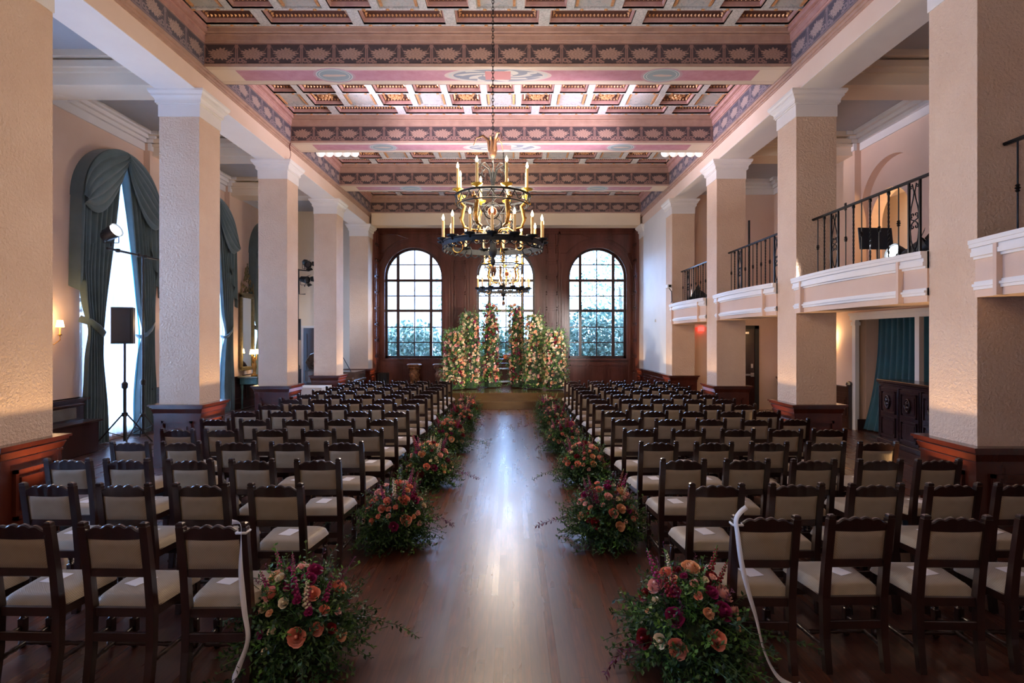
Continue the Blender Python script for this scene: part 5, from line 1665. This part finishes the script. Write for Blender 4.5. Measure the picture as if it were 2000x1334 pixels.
mb.M = Matrix.Translation((0,.72,1.0)) @ Matrix.Rotation(radians(-38),4,'X') @ Matrix.Translation((0,-.72,0))
mb.prism(lid, 0, .025, 'z'); mb.build('lid', pm, t)
mb = MB(); mb.tube([(.35,-.30,.98),(.02,-.38,1.62)], .012, 6); mb.build('lid_prop', iron, t)
for p in ((-1.1,.4),(.35,-.45),(.35,.5)):
    mb = MB(); mb.lathe([(.03,0),(.04,.05),(.035,.15),(.06,.5),(.065,.62)],(p[0],p[1],0),10); mb.build('leg', pm, t, smooth=True)
mb = MB(); mb.bbox(-.20,.20,-.20,.20,.42,.50,.02)
for sx in (-.15,.15):
    for sy in (-.15,.15): mb.tube([(sx,sy,0),(sx,sy,.43)], .02, 6)
o = mb.build('piano_stool', pm); o.location=(-5.15,17.35,0); tag(o,'low wooden piano stool in front of the brown grand piano','stool')
t = empty('music_stand', (-5.62,17.35,0), .3, 'black folding music stand near the piano behind the fourth left column', 'music stand')
mb = MB(); mb.tube([(0,0,.1),(0,0,1.75)], .012, 6)
for k in range(3):
    a = 2*pi*k/3; mb.tube([(0,0,.35),(.28*cos(a),.28*sin(a),.01)], .008, 5)
mb.build('stand', blackm, t)
mb = MB(); mb.M = Matrix.Translation((0,0,1.85)) @ Matrix.Rotation(radians(-25),4,'X'); mb.bbox(-.25,.25,-.01,.01,-.15,.15,.003); mb.build('desk', blackm, t)
# balcony pole
mb = MB(); mb.tube([(6.62,15.9,2.95),(6.62,15.9,5.35)], .03, 8); mb.lathe([(.14,0),(.14,.03),(.03,.05)],(6.62,15.9,2.95),12)
tag(mb.build('tall_black_pole', blackm),'slim black pole standing on the third balcony near the end wall','pole')
# small wall switch
mb = MB(); mb.bbox(7.535,7.56,12.85,12.91,4.95,5.12,.004); tag(mb.build('wall_thermostat', blackm),'tiny dark fitting high on the right gallery wall','fitting')
# uplights ---------------------------------------------------------------------------------
def uplight(x, y, s, lab):
    t = empty('floor_uplight', (x,y,0), 0, lab, 'uplight', 'small floor uplights at the columns')
    mb = MB(); mb.lathe([(.09,0),(.09,.02),(.07,.03),(.08,.20),(.085,.20),(.075,.19),(.001,.18)],(0,0,0),14); mb.build('housing', blackm, t, smooth='auto')
    return t
def spot(loc, aim, energy, col, size=60, blend=.6, r=.05, name='lamp_light'):
    l = bpy.data.lights.new(name, 'SPOT'); l.energy = energy; l.color = col; l.spot_size = radians(size); l.spot_blend = blend; l.shadow_soft_size = r
    o = bpy.data.objects.new(name, l); COL.objects.link(o); o.location = loc
    o.rotation_euler = (Vector(aim)-Vector(loc)).to_track_quat('-Z','Y').to_euler(); return o
def point(loc, energy, col, r=.1, name='lamp_or_fill_glow'):
    l = bpy.data.lights.new(name, 'POINT'); l.energy = energy; l.color = col; l.shadow_soft_size = r
    o = bpy.data.objects.new(name, l); COL.objects.link(o); o.location = loc; return o
def area(loc, aim, sx, sy, energy, col, name='daylight', portal=False, spread=180):
    l = bpy.data.lights.new(name, 'AREA'); l.shape = 'RECTANGLE'; l.size = sx; l.size_y = sy; l.energy = energy; l.color = col; l.spread = radians(spread)
    o = bpy.data.objects.new(name, l); COL.objects.link(o); o.location = loc
    o.rotation_euler = (Vector(aim)-Vector(loc)).to_track_quat('-Z','Y').to_euler()
    if portal: l.cycles.is_portal = True
    return o
UPW = (1.0,.66,.34)
for i, y in enumerate(COLY[1:]):
    if i < 1: continue
    c = y+CD/2
    uplight(XL+.42, c, 1, 'small black uplight at the foot of left column %s' % ordn[i-1]); spot((XL+.42,c,.22),(XL+.12,c,2.0),UPP*1.0,UPW,70,.7)
    uplight(XR-.42, c, -1, 'small black uplight at the foot of right column %s' % ordn[i-1]); spot((XR-.42,c,.22),(XR-.12,c,2.0),UPP*1.0,UPW,70,.7)
# chandelier glow; the weaker one belongs to the unseen added chandelier
for (x,y,k) in ((-.262,7.6,1),(-.235,14.7,1),(-.25,.55,.5)):
    point((x,y,3.75), CHP*k, (1,.80,.58), .55); point((x,y,4.45), CHP*.5*k, (1,.80,.58), .4)
# aimed stage lights
spot((4.85,15.2,3.3),(-1.6,17.9,1.4), STG*.6, (1,.93,.9), 40, .5, .1)
spot((4.75,7.45,3.3),(0.6,17.9,1.6), STG, (1,.93,.9), 30, .5, .1)
spot((4.85,13.8,3.25),(-1.0,17.9,1.4), STG*.5, (1,.95,.9), 40, .5, .1)
spot((-6.2,17.4,4.3),(-.3,17.9,1.6), STG*.3, (1,.95,.9), 50, .5, .1)
# upward wash on the ceiling (lit cans tipped up)
spot((-7.2,10.6,4.15),(.2,11.7,6.9), WASH, (1,.84,.95), 36, .8, .1)
spot((4.75,10.35,3.4),(-.3,11.8,7.0), WASH*.6, (1,.84,.95), 56, .8, .1)
for (x,y,z,e) in ((WL+.2,9.88,2.4,SCN),(WL+.2,13.35,2.4,SCN),(WR-.2,13.62,2.1,SCN),(WL+.62,16.62,1.68,SCN*.7),(WL+.62,17.38,1.68,SCN*.7),(WR+.7,11.6,4.7,SCN*1.5)):
    point((x,y,z), e, (1,.66,.32), .06)
# warm fill lights added under the balconies, without any fixture
for y in (7.6,11.2,14.6): point((6.3,y,2.2), UB, (1,.72,.45), .15)
# daylight: world + portals in the windows
for u in RW: area((u,YW+.45,3.3),(u,YW-5,3.3),2.1,4.2,1,(1,1,1),'window_portal',True)
for u in LW: area((WL-.4,u,3.0),(WL+5,u,3.0),1.9,5.6,1,(1,1,1),'window_portal',True)
w = bpy.data.worlds.new('sky'); scene.world = w; w.use_nodes = True
nt = w.node_tree; bg = nt.nodes['Background']
tc = nt.nodes.new('ShaderNodeTexCoord'); sp_ = nt.nodes.new('ShaderNodeSeparateXYZ'); nt.links.new(tc.outputs['Generated'], sp_.inputs[0])
cr = nt.nodes.new('ShaderNodeValToRGB'); nt.links.new(sp_.outputs[2], cr.inputs[0])
cr.color_ramp.elements[0].position = .45; cr.color_ramp.elements[0].color = (.40,.60,1,1)
cr.color_ramp.elements[1].position = .75; cr.color_ramp.elements[1].color = (.46,.66,1,1)
nt.links.new(cr.outputs[0], bg.inputs[0]); bg.inputs[1].default_value = SKY

cam = bpy.data.cameras.new('camera'); co = bpy.data.objects.new('camera', cam); COL.objects.link(co)
co.location = (0,0,2.05); co.rotation_euler = (radians(90),0,0)
cam.lens = 1110/2000*36; cam.sensor_width = 36; cam.shift_x = -1/2000; cam.shift_y = -6/2000; cam.clip_end = 200; cam.clip_start = .05
scene.camera = co
vs = scene.view_settings; vs.view_transform = 'Standard'; vs.look = 'None'; vs.gamma = 1; vs.use_curve_mapping = False; vs.exposure = EXPO
scene.display_settings.display_device = 'sRGB'
cy = scene.cycles; cy.max_bounces = 7; cy.diffuse_bounces = 4; cy.glossy_bounces = 3; cy.transmission_bounces = 3; cy.transparent_max_bounces = 10
cy.sample_clamp_indirect = 4; cy.caustics_reflective = False; cy.caustics_refractive = False; cy.use_denoising = True
try: cy.use_light_tree = True
except Exception: pass
